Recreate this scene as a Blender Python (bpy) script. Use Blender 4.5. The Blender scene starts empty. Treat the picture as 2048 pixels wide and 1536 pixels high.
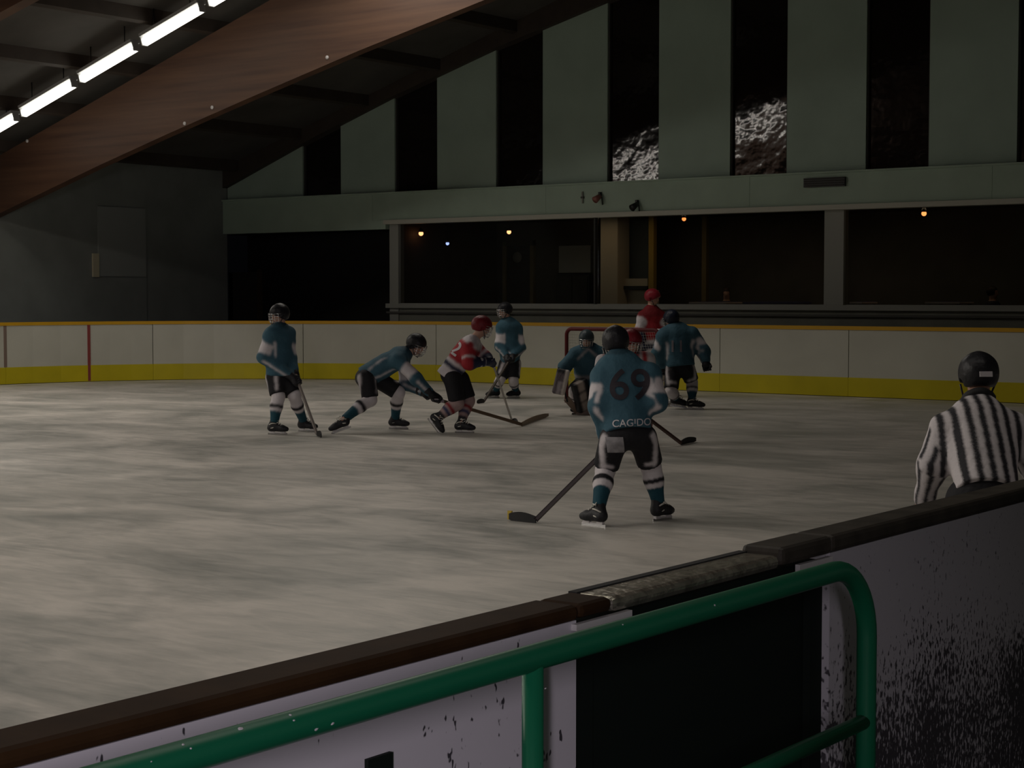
import bpy, bmesh, math, random
import numpy as np
from mathutils import Vector, Matrix
from mathutils.bvhtree import BVHTree
random.seed(7); np.random.seed(7)
S = bpy.context.scene
COL = S.collection

# ------------------------------------------------------------------ camera
CAM_H = 1.8
YAW = math.radians(36.8); PITCH = math.atan(177/3449.); FPX = 3449.
cam_d = bpy.data.cameras.new('camera'); cam = bpy.data.objects.new('camera', cam_d); COL.objects.link(cam)
cam.location = (0, 0, CAM_H)
cam.rotation_euler = (math.pi/2-PITCH, 0, YAW)
cam_d.sensor_width = 36; cam_d.lens = FPX/2048*36; cam_d.clip_end = 300; cam_d.clip_start = .05
S.camera = cam
# ------------------------------------------------------------------ world: night, next to nothing comes in
w = bpy.data.worlds.new('World'); S.world = w; w.use_nodes = True
w.node_tree.nodes['Background'].inputs[0].default_value = (.55, .6, .75, 1)
w.node_tree.nodes['Background'].inputs[1].default_value = .0015
# ------------------------------------------------------------------ exposure
S.view_settings.view_transform = 'Standard'; S.view_settings.look = 'None'
S.view_settings.gamma = 1; S.view_settings.use_curve_mapping = False
S.view_settings.exposure = 0.0
# ------------------------------------------------------------------ rows of roof lamps of the hall that are out of the frame
RIDGE_X = -13.0; EAVE_X = -31.0; EAST_X = 3.0
def roof_z(x): return 4.9+.305*(18.-abs(x-RIDGE_X))
LAMP_W = 2.3
def lamp_row(y, x0, x1, power):
    l = bpy.data.lights.new('lamp_row', 'AREA'); l.shape = 'RECTANGLE'
    z0, z1 = roof_z(x0)-.5, roof_z(x1)-.5
    ln = math.hypot(x1-x0, z1-z0)
    l.size = ln; l.size_y = .12; l.energy = power*LAMP_W*ln; l.color = (1, .93, .83)
    o = bpy.data.objects.new('lamp_row', l); COL.objects.link(o)
    o.location = ((x0+x1)/2, y, (z0+z1)/2)
    o.rotation_euler = (0, -math.atan2(z1-z0, x1-x0), 0)
    return o
lamp_row(17.0, -29.7, -21.5, 13)
for y, pw in ((6.6, 15), (-.8, 31), (-8.2, 18)):
    lamp_row(y, -29.7, -15.2, pw)
for y, pw in ((6.6, 3.5), (-8.2, 6)):
    lamp_row(y, -11., -1.3, pw)
TUBE_STRENGTH = 3.4
# lamp over the spectators' walkway, behind the camera
wl_ = bpy.data.lights.new('walkway_lamp', 'AREA'); wl_.shape = 'RECTANGLE'; wl_.size = 1.5; wl_.size_y = .15; wl_.energy = 62; wl_.color = (1, .90, .98)
wo_ = bpy.data.objects.new('walkway_lamp', wl_); COL.objects.link(wo_); wo_.location = (2.7, -4.2, 2.95); wo_.rotation_euler = Vector((-4.5, 2.9, -1.6)).to_track_quat('-Z', 'X').to_euler(); wl_.spread = math.radians(64)

# ------------------------------------------------------------------ pixel helpers (photo is 2048 x 1536)
C0 = np.array([0, 0, CAM_H])
FW = np.array([-math.sin(YAW)*math.cos(PITCH), math.cos(YAW)*math.cos(PITCH), -math.sin(PITCH)])
RT = np.array([math.cos(YAW), math.sin(YAW), 0.]); UP = np.cross(RT, FW)
AW = np.array([-math.sin(YAW), math.cos(YAW), 0.]); ZZ = np.array([0, 0, 1.])
def ray(x, y): return FW+RT*(x-1024)/FPX-UP*(y-768)/FPX
def onz(x, y, z=0.): d = ray(x, y); return C0+d*((z-CAM_H)/d[2])
def onY(x, y, Y): d = ray(x, y); return C0+d*(Y/d[1])
def onX(x, y, X): d = ray(x, y); return C0+d*(X/d[0])
def at(x, y, D): return C0+ray(x, y)*D
def depth(p): return float((np.array(p)-C0)@FW)
def nrm(v): v = np.array(v, float); return v/(np.linalg.norm(v)+1e-12)
def heading(deg): a = math.radians(deg); return RT*math.cos(a)+AW*math.sin(a)

# ------------------------------------------------------------------ materials
def mat(name, col, rough=.6, metal=0., spec=.4, noise=None, bump=0., bscale=40., emit=None, coat=0.):
    """noise = (scale, amount of darkening, detail)"""
    m = bpy.data.materials.new(name); m.use_nodes = True
    nt = m.node_tree; b = nt.nodes['Principled BSDF']
    b.inputs['Base Color'].default_value = (*col, 1); b.inputs['Roughness'].default_value = rough
    b.inputs['Metallic'].default_value = metal; b.inputs['Specular IOR Level'].default_value = spec
    b.inputs['Coat Weight'].default_value = coat
    if noise or bump:
        tc = nt.nodes.new('ShaderNodeTexCoord')
    if noise:
        n = nt.nodes.new('ShaderNodeTexNoise'); n.inputs['Scale'].default_value = noise[0]; n.inputs['Detail'].default_value = 5
        nt.links.new(tc.outputs['Object'], n.inputs['Vector'])
        r = nt.nodes.new('ShaderNodeValToRGB'); k = 1-noise[1]
        r.color_ramp.elements[0].position = .3; r.color_ramp.elements[1].position = .7
        r.color_ramp.elements[0].color = (col[0]*k, col[1]*k, col[2]*k, 1); r.color_ramp.elements[1].color = (*col, 1)
        nt.links.new(n.outputs['Fac'], r.inputs['Fac']); nt.links.new(r.outputs['Color'], b.inputs['Base Color'])
    if bump:
        n2 = nt.nodes.new('ShaderNodeTexNoise'); n2.inputs['Scale'].default_value = bscale
        nt.links.new(tc.outputs['Object'], n2.inputs['Vector'])
        bp = nt.nodes.new('ShaderNodeBump'); bp.inputs['Strength'].default_value = bump; bp.inputs['Distance'].default_value = .02
        nt.links.new(n2.outputs['Fac'], bp.inputs['Height']); nt.links.new(bp.outputs['Normal'], b.inputs['Normal'])
    if emit:
        b.inputs['Emission Color'].default_value = (*emit[0], 1); b.inputs['Emission Strength'].default_value = emit[1]
    return m
def vcol_mat(name, rough=.75, spec=.25, bump=.0):
    m = bpy.data.materials.new(name); m.use_nodes = True
    nt = m.node_tree; b = nt.nodes['Principled BSDF']
    b.inputs['Roughness'].default_value = rough; b.inputs['Specular IOR Level'].default_value = spec
    a = nt.nodes.new('ShaderNodeAttribute'); a.attribute_name = 'Col'
    nt.links.new(a.outputs['Color'], b.inputs['Base Color'])
    tc = nt.nodes.new('ShaderNodeTexCoord'); n = nt.nodes.new('ShaderNodeTexNoise'); n.inputs['Scale'].default_value = 22
    nt.links.new(tc.outputs['Object'], n.inputs['Vector'])
    bp = nt.nodes.new('ShaderNodeBump'); bp.inputs['Strength'].default_value = .35; bp.inputs['Distance'].default_value = .02
    nt.links.new(n.outputs['Fac'], bp.inputs['Height']); nt.links.new(bp.outputs['Normal'], b.inputs['Normal'])
    return m
M = {}
M['cloth'] = vcol_mat('team_cloth'); M['skin'] = vcol_mat('skin_and_hair', .55, .35)
M['shell'] = vcol_mat('helmet_shell', .42, .22); M['leather'] = vcol_mat('glove_leather', .55, .35)
M['wall'] = mat('painted_cladding', (.385, .50, .43), .65, noise=(1.3, .12, 3))
M['band'] = mat('painted_fascia', (.41, .53, .435), .6, noise=(1.5, .12, 3))
M['fascia_trim'] = mat('fascia_trim', (.52, .52, .45), .5)
M['sidewall'] = mat('grey_plaster', (.25, .27, .255), .8, noise=(1.2, .2, 3))
M['dark'] = mat('dark_recess_paint', (.05, .05, .047), .8)
M['lowwall'] = mat('lower_wall_paint', (.24, .25, .21), .7, noise=(2, .2, 3))
M['frame'] = mat('window_frame_paint', (.33, .34, .31), .55)
M['roof'] = mat('roof_deck', (.10, .093, .085), .85, noise=(.9, .35, 4))
M['purlin'] = mat('purlin_timber', (.055, .042, .033), .75, noise=(3, .3, 4))
M['blackmetal'] = mat('black_metal', (.02, .02, .02), .4)
M['steel'] = mat('steel', (.55, .55, .56), .25, metal=1.)
M['white_plastic'] = mat('white_plastic', (.62, .60, .60), .4)
M['black_tape'] = mat('black_tape', (.012, .012, .013), .7)
M['red_pipe'] = mat('red_goal_paint', (.095, .012, .014), .5, spec=.2)
M['net_cord'] = mat('net_cord', (.55, .55, .5), .8)
M['board'] = mat('white_board_plastic', (.58, .575, .50), .38, noise=(1.2, .10, 3))
M['kick'] = mat('yellow_kick_plate', (.60, .50, .012), .4, noise=(1.6, .15, 3))
M['cap_yellow'] = mat('yellow_cap_rail', (.62, .34, .015), .4)
M['seam'] = mat('grey_seam_strip', (.10, .10, .09), .7)
M['red_line'] = mat('red_line_paint', (.26, .05, .045), .5)
M['concrete'] = mat('dark_rubber_floor', (.05, .05, .05), .85, noise=(4, .3, 4))
M['lace'] = mat('white_lace', (.6, .58, .52), .8)
M['number_dark'] = mat('dark_print', (.022, .017, .025), .7)
M['number_white'] = mat('white_print', (.55, .52, .55), .7)
M['lamp_body'] = mat('lamp_housing', (.35, .36, .36), .5)
M['tube'] = mat('lit_tube', (.9, .9, .9), .4, emit=((1, .95, .84), TUBE_STRENGTH))

def ice_material():
    m = bpy.data.materials.new('scraped_ice'); m.use_nodes = True; nt = m.node_tree; b = nt.nodes['Principled BSDF']
    tc = nt.nodes.new('ShaderNodeTexCoord')
    def noise(scale, detail, dist=0., rot=0., sc=(1, 1, 1)):
        mp = nt.nodes.new('ShaderNodeMapping'); mp.inputs['Scale'].default_value = sc; mp.inputs['Rotation'].default_value = (0, 0, rot)
        n = nt.nodes.new('ShaderNodeTexNoise'); n.inputs['Scale'].default_value = scale; n.inputs['Detail'].default_value = detail
        n.inputs['Distortion'].default_value = dist; n.inputs['Roughness'].default_value = .6
        nt.links.new(tc.outputs['Object'], mp.inputs['Vector']); nt.links.new(mp.outputs['Vector'], n.inputs['Vector']); return n
    n1 = noise(.55, 5, .6, -.5, (1, 1.25, 1)); n2 = noise(2.4, 6, 1.5, .4, (.5, 1.6, 1)); n3 = noise(9, 4, 2.5, 1.1, (.25, 1.5, 1))
    a = nt.nodes.new('ShaderNodeMath'); a.operation = 'MULTIPLY_ADD'; a.inputs[1].default_value = .6
    a2 = nt.nodes.new('ShaderNodeMath'); a2.operation = 'MULTIPLY_ADD'; a2.inputs[1].default_value = .28; 
    a3 = nt.nodes.new('ShaderNodeMath'); a3.operation = 'MULTIPLY'; a3.inputs[1].default_value = .12
    nt.links.new(n3.outputs['Fac'], a3.inputs[0]); nt.links.new(n2.outputs['Fac'], a2.inputs[0]); nt.links.new(a3.outputs[0], a2.inputs[2])
    nt.links.new(n1.outputs['Fac'], a.inputs[0]); nt.links.new(a2.outputs[0], a.inputs[2])
    r = nt.nodes.new('ShaderNodeValToRGB'); e = r.color_ramp.elements
    e[0].position = .38; e[0].color = (.34, .34, .315, 1); e[1].position = .60; e[1].color = (.67, .625, .57, 1)
    nt.links.new(a.outputs[0], r.inputs['Fac']); nt.links.new(r.outputs['Color'], b.inputs['Base Color'])
    rr = nt.nodes.new('ShaderNodeMapRange'); rr.inputs[1].default_value = .35; rr.inputs[2].default_value = .65; rr.inputs[3].default_value = .28; rr.inputs[4].default_value = .5
    nt.links.new(a.outputs[0], rr.inputs[0]); nt.links.new(rr.outputs[0], b.inputs['Roughness'])
    b.inputs['IOR'].default_value = 1.31
    bp = nt.nodes.new('ShaderNodeBump'); bp.inputs['Strength'].default_value = .15; bp.inputs['Distance'].default_value = .01
    nt.links.new(n3.outputs['Fac'], bp.inputs['Height']); nt.links.new(bp.outputs['Normal'], b.inputs['Normal'])
    return m
M['ice'] = ice_material()

def speck_material(name, base, speck, scale, thr, big_scale, rough=.5, lo=None, spec=.4, soft=.035):
    """paint with chipped specks gathered in clusters"""
    m = bpy.data.materials.new(name); m.use_nodes = True; nt = m.node_tree; b = nt.nodes['Principled BSDF']
    tc = nt.nodes.new('ShaderNodeTexCoord')
    n = nt.nodes.new('ShaderNodeTexNoise'); n.inputs['Scale'].default_value = scale; n.inputs['Detail'].default_value = 2; n.inputs['Roughness'].default_value = .55
    g = nt.nodes.new('ShaderNodeTexNoise'); g.inputs['Scale'].default_value = big_scale; g.inputs['Detail'].default_value = 2
    mp = nt.nodes.new('ShaderNodeMapping'); mp.inputs['Scale'].default_value = (1, 1.4, .8)
    nt.links.new(tc.outputs['Object'], mp.inputs['Vector'])
    nt.links.new(mp.outputs['Vector'], n.inputs['Vector']); nt.links.new(tc.outputs['Object'], g.inputs['Vector'])
    ad = nt.nodes.new('ShaderNodeMath'); ad.operation = 'MULTIPLY_ADD'; ad.inputs[1].default_value = .45
    nt.links.new(g.outputs['Fac'], ad.inputs[0]); nt.links.new(n.outputs['Fac'], ad.inputs[2])
    last = ad.outputs[0]
    if lo is not None:   # specks thicken towards the floor: a cast shadow painted into the colour
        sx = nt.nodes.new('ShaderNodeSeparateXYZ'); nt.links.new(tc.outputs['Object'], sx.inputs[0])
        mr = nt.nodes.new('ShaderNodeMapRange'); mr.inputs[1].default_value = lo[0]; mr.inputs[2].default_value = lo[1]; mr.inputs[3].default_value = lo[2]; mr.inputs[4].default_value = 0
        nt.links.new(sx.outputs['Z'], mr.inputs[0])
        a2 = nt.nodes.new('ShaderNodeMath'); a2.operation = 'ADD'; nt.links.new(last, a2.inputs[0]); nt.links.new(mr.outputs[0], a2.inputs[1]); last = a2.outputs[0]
    r = nt.nodes.new('ShaderNodeValToRGB'); r.color_ramp.elements[0].position = thr; r.color_ramp.elements[1].position = thr+soft
    r.color_ramp.elements[0].color = (*base, 1); r.color_ramp.elements[1].color = (*speck, 1)
    nt.links.new(last, r.inputs['Fac']); nt.links.new(r.outputs['Color'], b.inputs['Base Color'])
    b.inputs['Roughness'].default_value = rough; b.inputs['Specular IOR Level'].default_value = spec
    return m
M['side_board'] = speck_material('chipped_white_board', (.58, .55, .60), (.05, .045, .055), 34, .90, 2.6, .5)
M['side_board_dirt_shade'] = speck_material('scuffed_board_painted_shade', (.50, .48, .52), (.06, .055, .065), 60, .90, 3.0, .6, lo=(.66, 1.0, .34), soft=.13)  # scuffs, plus a shadow painted into the lower part of the panel
M['green_pipe'] = speck_material('chipped_green_paint', (.007, .13, .062), (.55, .58, .6), 30, 1.02, 3.5, .35, spec=.4)
M['gate'] = mat('dark_green_gate', (.007, .011, .009), .7, spec=.15)
M['cap_brown'] = mat('brown_cap_rail', (.042, .021, .009), .6, spec=.08, noise=(9, .4, 4))
M['cap_black'] = mat('dark_cap_rail', (.06, .052, .042), .5, spec=.15, noise=(14, .5, 4))
M['cap_metal'] = mat('worn_aluminium_cap', (.55, .52, .43), .27, metal=.85, noise=(20, .5, 4), bump=.15)

def beam_material():
    m = bpy.data.materials.new('glued_laminated_timber'); m.use_nodes = True; nt = m.node_tree; b = nt.nodes['Principled BSDF']
    tc = nt.nodes.new('ShaderNodeTexCoord')
    mp = nt.nodes.new('ShaderNodeMapping'); mp.inputs['Rotation'].default_value = (0, .28, 0); mp.inputs['Scale'].default_value = (.25, 1, 6)
    nt.links.new(tc.outputs['Object'], mp.inputs['Vector'])
    n = nt.nodes.new('ShaderNodeTexNoise'); n.inputs['Scale'].default_value = 1.6; n.inputs['Detail'].default_value = 6
    nt.links.new(mp.outputs['Vector'], n.inputs['Vector'])
    r = nt.nodes.new('ShaderNodeValToRGB'); r.color_ramp.elements[0].position = .3; r.color_ramp.elements[1].position = .72
    r.color_ramp.elements[0].color = (.065, .031, .020, 1); r.color_ramp.elements[1].color = (.115, .059, .034, 1)
    nt.links.new(n.outputs['Fac'], r.inputs['Fac']); nt.links.new(r.outputs['Color'], b.inputs['Base Color'])
    b.inputs['Roughness'].default_value = .5; b.inputs['Specular IOR Level'].default_value = .35
    return m
M['beam'] = beam_material()

def wavy_glass():
    m = bpy.data.materials.new('wavy_dark_glazing'); m.use_nodes = True; nt = m.node_tree; b = nt.nodes['Principled BSDF']
    b.inputs['Base Color'].default_value = (.012, .010, .009, 1); b.inputs['Roughness'].default_value = .09
    b.inputs['IOR'].default_value = 1.5
    tc = nt.nodes.new('ShaderNodeTexCoord'); n = nt.nodes.new('ShaderNodeTexNoise'); n.inputs['Scale'].default_value = 2.6; n.inputs['Detail'].default_value = 2.5
    nt.links.new(tc.outputs['Object'], n.inputs['Vector'])
    bp = nt.nodes.new('ShaderNodeBump'); bp.inputs['Strength'].default_value = .5; bp.inputs['Distance'].default_value = .028
    nt.links.new(n.outputs['Fac'], bp.inputs['Height']); nt.links.new(bp.outputs['Normal'], b.inputs['Normal'])
    return m
M['wavy'] = wavy_glass()
def clear_glass():
    m = bpy.data.materials.new('clear_pane'); m.use_nodes = True; nt = m.node_tree
    nt.nodes.remove(nt.nodes['Principled BSDF']); out = nt.nodes['Material Output']
    t = nt.nodes.new('ShaderNodeBsdfTransparent'); t.inputs[0].default_value = (.72, .74, .72, 1)
    g = nt.nodes.new('ShaderNodeBsdfGlossy'); g.inputs['Roughness'].default_value = .06
    f = nt.nodes.new('ShaderNodeFresnel'); f.inputs[0].default_value = 1.2
    mx = nt.nodes.new('ShaderNodeMixShader')
    nt.links.new(f.outputs[0], mx.inputs[0]); nt.links.new(t.outputs[0], mx.inputs[1]); nt.links.new(g.outputs[0], mx.inputs[2]); nt.links.new(mx.outputs[0], out.inputs[0])
    return m
M['glass'] = clear_glass()

# ------------------------------------------------------------------ object helpers
def link(name, me, m, parent=None, smooth=False):
    o = bpy.data.objects.new(name, me); COL.objects.link(o)
    if m: me.materials.append(m)
    if smooth: me.polygons.foreach_set('use_smooth', [True]*len(me.polygons))
    if parent: o.parent = parent
    return o
def tag(o, label=None, cat=None, group=None, kind=None):
    if label: o['label'] = label
    if cat: o['category'] = cat
    if group: o['group'] = group
    if kind: o['kind'] = kind
    return o
def empty(name, loc=(0, 0, 0)):
    o = bpy.data.objects.new(name, None); COL.objects.link(o); o.location = loc; o.empty_display_size = .2; return o
def child(o, parent):
    o.parent = parent
    if parent.type == 'EMPTY': o.matrix_parent_inverse = Matrix.Translation(parent.location).inverted()
    return o
def from_bm(name, bm, m, parent=None, smooth=False):
    me = bpy.data.meshes.new(name); bm.normal_update(); bm.to_mesh(me); bm.free()
    o = link(name, me, m, None, smooth)
    if parent: child(o, parent)
    return o
def add_box(bm, lo, hi, bevel=0.):
    r = bmesh.ops.create_cube(bm, size=1)
    lo = Vector(lo); hi = Vector(hi)
    for v in r['verts']:
        v.co = Vector((lo[i]+(v.co[i]+.5)*(hi[i]-lo[i]) for i in range(3)))
    if bevel:
        es = list({e for v in r['verts'] for e in v.link_edges})
        bmesh.ops.bevel(bm, geom=es, offset=bevel, segments=2, profile=.5, affect='EDGES')
def box(name, lo, hi, m, parent=None, bevel=0.):
    bm = bmesh.new(); add_box(bm, lo, hi, bevel); return from_bm(name, bm, m, parent)
def add_obox(bm, p0, p1, wdt, thk, side, bevel=0.):
    """box along p0->p1, width along 'side', thickness along the third axis"""
    p0 = np.array(p0, float); p1 = np.array(p1, float); a = nrm(p1-p0); s = nrm(np.array(side)-a*(np.array(side)@a)); t = np.cross(a, s)
    L = np.linalg.norm(p1-p0)
    r = bmesh.ops.create_cube(bm, size=1)
    for v in r['verts']:
        v.co = Vector(p0+a*(v.co.x+.5)*L+s*v.co.y*wdt+t*v.co.z*thk)
    if bevel:
        es = list({e for v in r['verts'] for e in v.link_edges})
        bmesh.ops.bevel(bm, geom=es, offset=bevel, segments=2, profile=.5, affect='EDGES')
def obox(name, p0, p1, wdt, thk, side, m, parent=None, bevel=0.):
    bm = bmesh.new(); add_obox(bm, p0, p1, wdt, thk, side, bevel); return from_bm(name, bm, m, parent)
def add_tube(bm, pts, r, n=10, cap=True):
    pts = [np.array(p, float) for p in pts]
    rs = r if hasattr(r, '__len__') else [r]*len(pts)
    rings = []; ref = None
    for i, p in enumerate(pts):
        if i == 0: d = pts[1]-p
        elif i == len(pts)-1: d = p-pts[i-1]
        else: d = nrm(pts[i+1]-p)+nrm(p-pts[i-1])
        d = nrm(d)
        if ref is None: ref = np.array([0, 0, 1.]) if abs(d[2]) < .9 else np.array([1., 0, 0])
        u = nrm(ref-d*(ref@d)); v = np.cross(d, u); ref = u
        rings.append([bm.verts.new(Vector(p+rs[i]*(u*math.cos(2*math.pi*k/n)+v*math.sin(2*math.pi*k/n)))) for k in range(n)])
    for a, b in zip(rings, rings[1:]):
        for k in range(n): bm.faces.new((a[k], a[(k+1) % n], b[(k+1) % n], b[k]))
    if cap:
        bm.faces.new(rings[0][::-1]); bm.faces.new(rings[-1])
def tube(name, pts, r, m, parent=None, n=10):
    bm = bmesh.new(); add_tube(bm, pts, r, n); return from_bm(name, bm, m, parent, smooth=True)
def add_prism(bm, poly, y0, y1):
    """poly of (x, z), extruded in y"""
    a = [bm.verts.new((x, y0, z)) for x, z in poly]; b = [bm.verts.new((x, y1, z)) for x, z in poly]
    bm.faces.new(a); bm.faces.new(b[::-1])
    n = len(poly)
    for i in range(n): bm.faces.new((a[i], b[i], b[(i+1) % n], a[(i+1) % n]))
    bmesh.ops.recalc_face_normals(bm, faces=bm.faces)
def prism(name, poly, y0, y1, m, parent=None):
    bm = bmesh.new(); add_prism(bm, poly, y0, y1); return from_bm(name, bm, m, parent)

# ================================================================== SETTING
Y_END = 29.8
def rail_pts():
    """plan of the inner face of the boards, left side > corner > end > corner > near side"""
    P = []
    for y in np.arange(-26, 21, 2.6): P.append((-29.1, y))
    for k in range(0, 25): a = math.pi-k/24*math.pi/2; P.append((-22.1+7*math.cos(a), 21.1+7*math.sin(a)))
    for x in np.linspace(-22.1, -8.9, 6)[1:]: P.append((x, 28.1))
    for k in range(1, 25): a = math.pi/2-k/24*math.pi/2; P.append((-8.9+7*math.cos(a), 21.1+7*math.sin(a)))
    return np.array(P)
PLAN = rail_pts(); SEG = np.r_[0, np.cumsum(np.linalg.norm(np.diff(PLAN, axis=0), axis=1))]
def plan_at(s):
    i = min(max(np.searchsorted(SEG, s)-1, 0), len(PLAN)-2); t = (s-SEG[i])/(SEG[i+1]-SEG[i]); return PLAN[i]*(1-t)+PLAN[i+1]*t
def plan_normal(s):   # outward (away from the ice)
    d = nrm(np.r_[plan_at(min(s+.3, SEG[-1]))-plan_at(max(s-.3, 0)), 0]); return np.array([-d[1], d[0]])

# ice
bm = bmesh.new()
ring = [(-29.1, -30)]+[tuple(p) for p in PLAN[PLAN[:, 1] > 18]]+[(-1.9, 21.1), (-1.9, -30)]
vs = [bm.verts.new((x, y, 0)) for x, y in ring]
f = bm.faces.new(vs[::-1]); bmesh.ops.recalc_face_normals(bm, faces=bm.faces)
if f.normal.z < 0: f.normal_flip()
ice = from_bm('floor', bm, M['ice']); tag(ice, 'scraped grey white ice of the rink', kind='structure')
fl = box('floor', (-36, -31, -.3), (6, 36, -.012), M['concrete']); tag(fl, 'dark rubber flooring around the rink', kind='structure')
stand = box('floor', (-1.78, -31, -.01), (EAST_X, 29.7, .2), M['concrete']); tag(stand, 'raised dark walkway beside the boards', kind='structure')

# roof deck + purlins
ceil = empty('ceiling', (RIDGE_X, 0, 9.6)); tag(ceil, 'dark sloping roof on timber purlins', kind='structure')
zr = roof_z(RIDGE_X); zl = roof_z(EAVE_X-.3); ze = roof_z(EAST_X+.3)
def deck(x0, x1):
    prism('roof_deck', [(x0, roof_z(x0)), (x1, roof_z(x1)), (x1, roof_z(x1)+.12), (x0, roof_z(x0)+.12)], -31, Y_END+.2, M['roof'], ceil)
deck(EAVE_X-.3, RIDGE_X); deck(RIDGE_X, EAST_X+.3)
for k in range(9):
    x = EAVE_X+.5+k*2.1
    for xx in (x, 2*RIDGE_X-x):
        z = roof_z(xx); sl = .305 if xx < RIDGE_X else -.305
        prism('purlin', [(xx-.06, z-.24-.06*sl), (xx+.06, z-.24+.06*sl), (xx+.06, z+.06*sl), (xx-.06, z-.06*sl)], -31, Y_END, M['purlin'], ceil)

def roof_beam(y, label, low, thick=.22):
    """low: list of (x, z) of the lower edge on the left slope; mirrored to the right"""
    def half(sign):
        up = [(x, roof_z(x)-.24) for x, _ in low][::-1]
        poly = list(low)+up
        if sign < 0: poly = [(2*RIDGE_X-x, z) for x, z in poly]
        return poly
    if label: b = empty('roof_beam', (RIDGE_X, y, 0)); tag(b, label, 'roof beam')
    else: b = ceil
    prism('beam_half', half(1), y-thick/2, y+thick/2, M['beam'], b)
    prism('beam_half', half(-1), y-thick/2, y+thick/2, M['beam'], b)
    # bolts with pale washers near the lower edge
    for px, py in ((425, 215), (370, 247), (655, 115), (55, 282)):
        if y < 22: break
        p = onY(px, py, y-thick/2)
        tube('bolt_washer', [p+np.array([0, .005, 0]), p+np.array([0, -.02, 0])], .035, M['white_plastic'], b, 10)
    return b
LOW = [(-31.0, 3.46), (-27.58, 4.38), (-25.5, 4.91), (-23.31, 5.44), (-20.5, 6.10), (-17.66, 6.71), (-13.0, 7.62)]
roof_beam(23.0, 'brown laminated timber beam rising across the rink beside the lit tubes', LOW)
roof_beam(16.0, 'brown laminated timber beam in the dark top left corner', LOW)
for y in (9., 2., -5., -12.): roof_beam(y, None, LOW)   # the bays go on overhead and behind

# ---- end wall
GABLE = [(-31.0, 4.42), (-28.46, 5.32), (-25.59, 6.25), (-22.71, 7.08), (-19.81, 7.80), (-17.5, 8.32), (-15.5, 8.7), (-13.0, 9.05), (-10.5, 8.7), (-8.5, 8.32), (-6.2, 7.8), (-3.3, 7.08), (-.4, 6.25), (3.0, 5.15)]
def gable_z(x): return float(np.interp(x, [g[0] for g in GABLE], [g[1] for g in GABLE]))
wend = empty('wall_end', (RIDGE_X, Y_END, 0)); tag(wend, 'pale green end wall of tall cladding strips above the lounge windows', kind='structure')
bandz0, bandz1 = 3.50, 4.11
STR = []   # white strips (x0, x1)
x = -31.0+.0
edges = [-31.0, -28.47]      # first pale strip
STR.append((-31.0, -28.47))
k = 0; xs = -27.25
while xs < 2.5:
    STR.append((xs, min(xs+1.64, 3.0))); xs += 2.885
WIN = [(STR[i][1], STR[i+1][0]) for i in range(len(STR)-1)]
def strip_poly(x0, x1, zb):
    xs_ = [x0]+[g[0] for g in GABLE if x0 < g[0] < x1]+[x1]
    return [(x0, zb), (x1, zb)]+[(q, gable_z(q)) for q in xs_[::-1]]
for a, b in STR:
    prism('cladding_strip', strip_poly(a, b, bandz1-.05), Y_END, Y_END+.12, M['wall'], wend)
for i, (a, b) in enumerate(WIN):
    wd = empty('window_%d' % (i+1), ((a+b)/2, Y_END, bandz1)); tag(wd, 'tall narrow dark window between pale cladding strips', kind='structure')
    prism('pane', strip_poly(a+.03, b-.03, bandz1), Y_END+.10, Y_END+.13, M['wavy'], wd)
    for q in (a, b):
        box('window_frame', (q-.03, Y_END+.04, bandz1-.02), (q+.03, Y_END+.14, gable_z(q)), M['dark'], wd)
# dark rafter closing the gable under the roof
gb = empty('trim_1', (RIDGE_X, Y_END, 0)); tag(gb, 'dark arched rafter along the top of the end wall', kind='structure')
for part in (GABLE[:8], GABLE[7:]):
    poly = [(x, z) for x, z in part]+[(x, roof_z(x)) for x, z in part[::-1]]
    prism('rafter', poly, Y_END-.16, Y_END+.1, M['purlin'], gb)
# fascia band
fb = empty('trim_2', (-14, Y_END-.1, bandz0)); tag(fb, 'pale fascia band running above the lounge windows', kind='structure')
for x0 in np.arange(-31.0, 3.0, 4.86):
    x1 = min(x0+4.855, 3.0)
    box('fascia_panel', (x0, Y_END-.16, bandz0), (x1, Y_END+.1, bandz1), M['band'], fb)
box('fascia_lip', (-31.0, Y_END-.20, bandz1-.015), (3.0, Y_END+.0, bandz1+.02), M['band'], fb)
box('fascia_trim', (-25.75, Y_END-.24, 3.405), (3.0, Y_END+.05, 3.50), M['fascia_trim'], fb)
box('fascia_trim', (-31.0, Y_END-.16, 3.30), (-25.75, Y_END+.05, 3.50), M['band'], fb)
# lower wall under the glazing
lw = empty('wall_end_lower', (-12, Y_END, 0)); tag(lw, 'grey green wall below the lounge windows', kind='structure')
box('wall_panel', (-25.72, Y_END-.05, 0), (3.0, Y_END+.1, 1.52), M['lowwall'], lw)
box('ledge', (-25.74, Y_END-.16, 1.40), (3.0, Y_END-.04, 1.44), M['seam'], lw)
box('sill', (-25.74, Y_END-.18, 1.52), (3.0, Y_END+.12, 1.62), M['frame'], lw)
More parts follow.
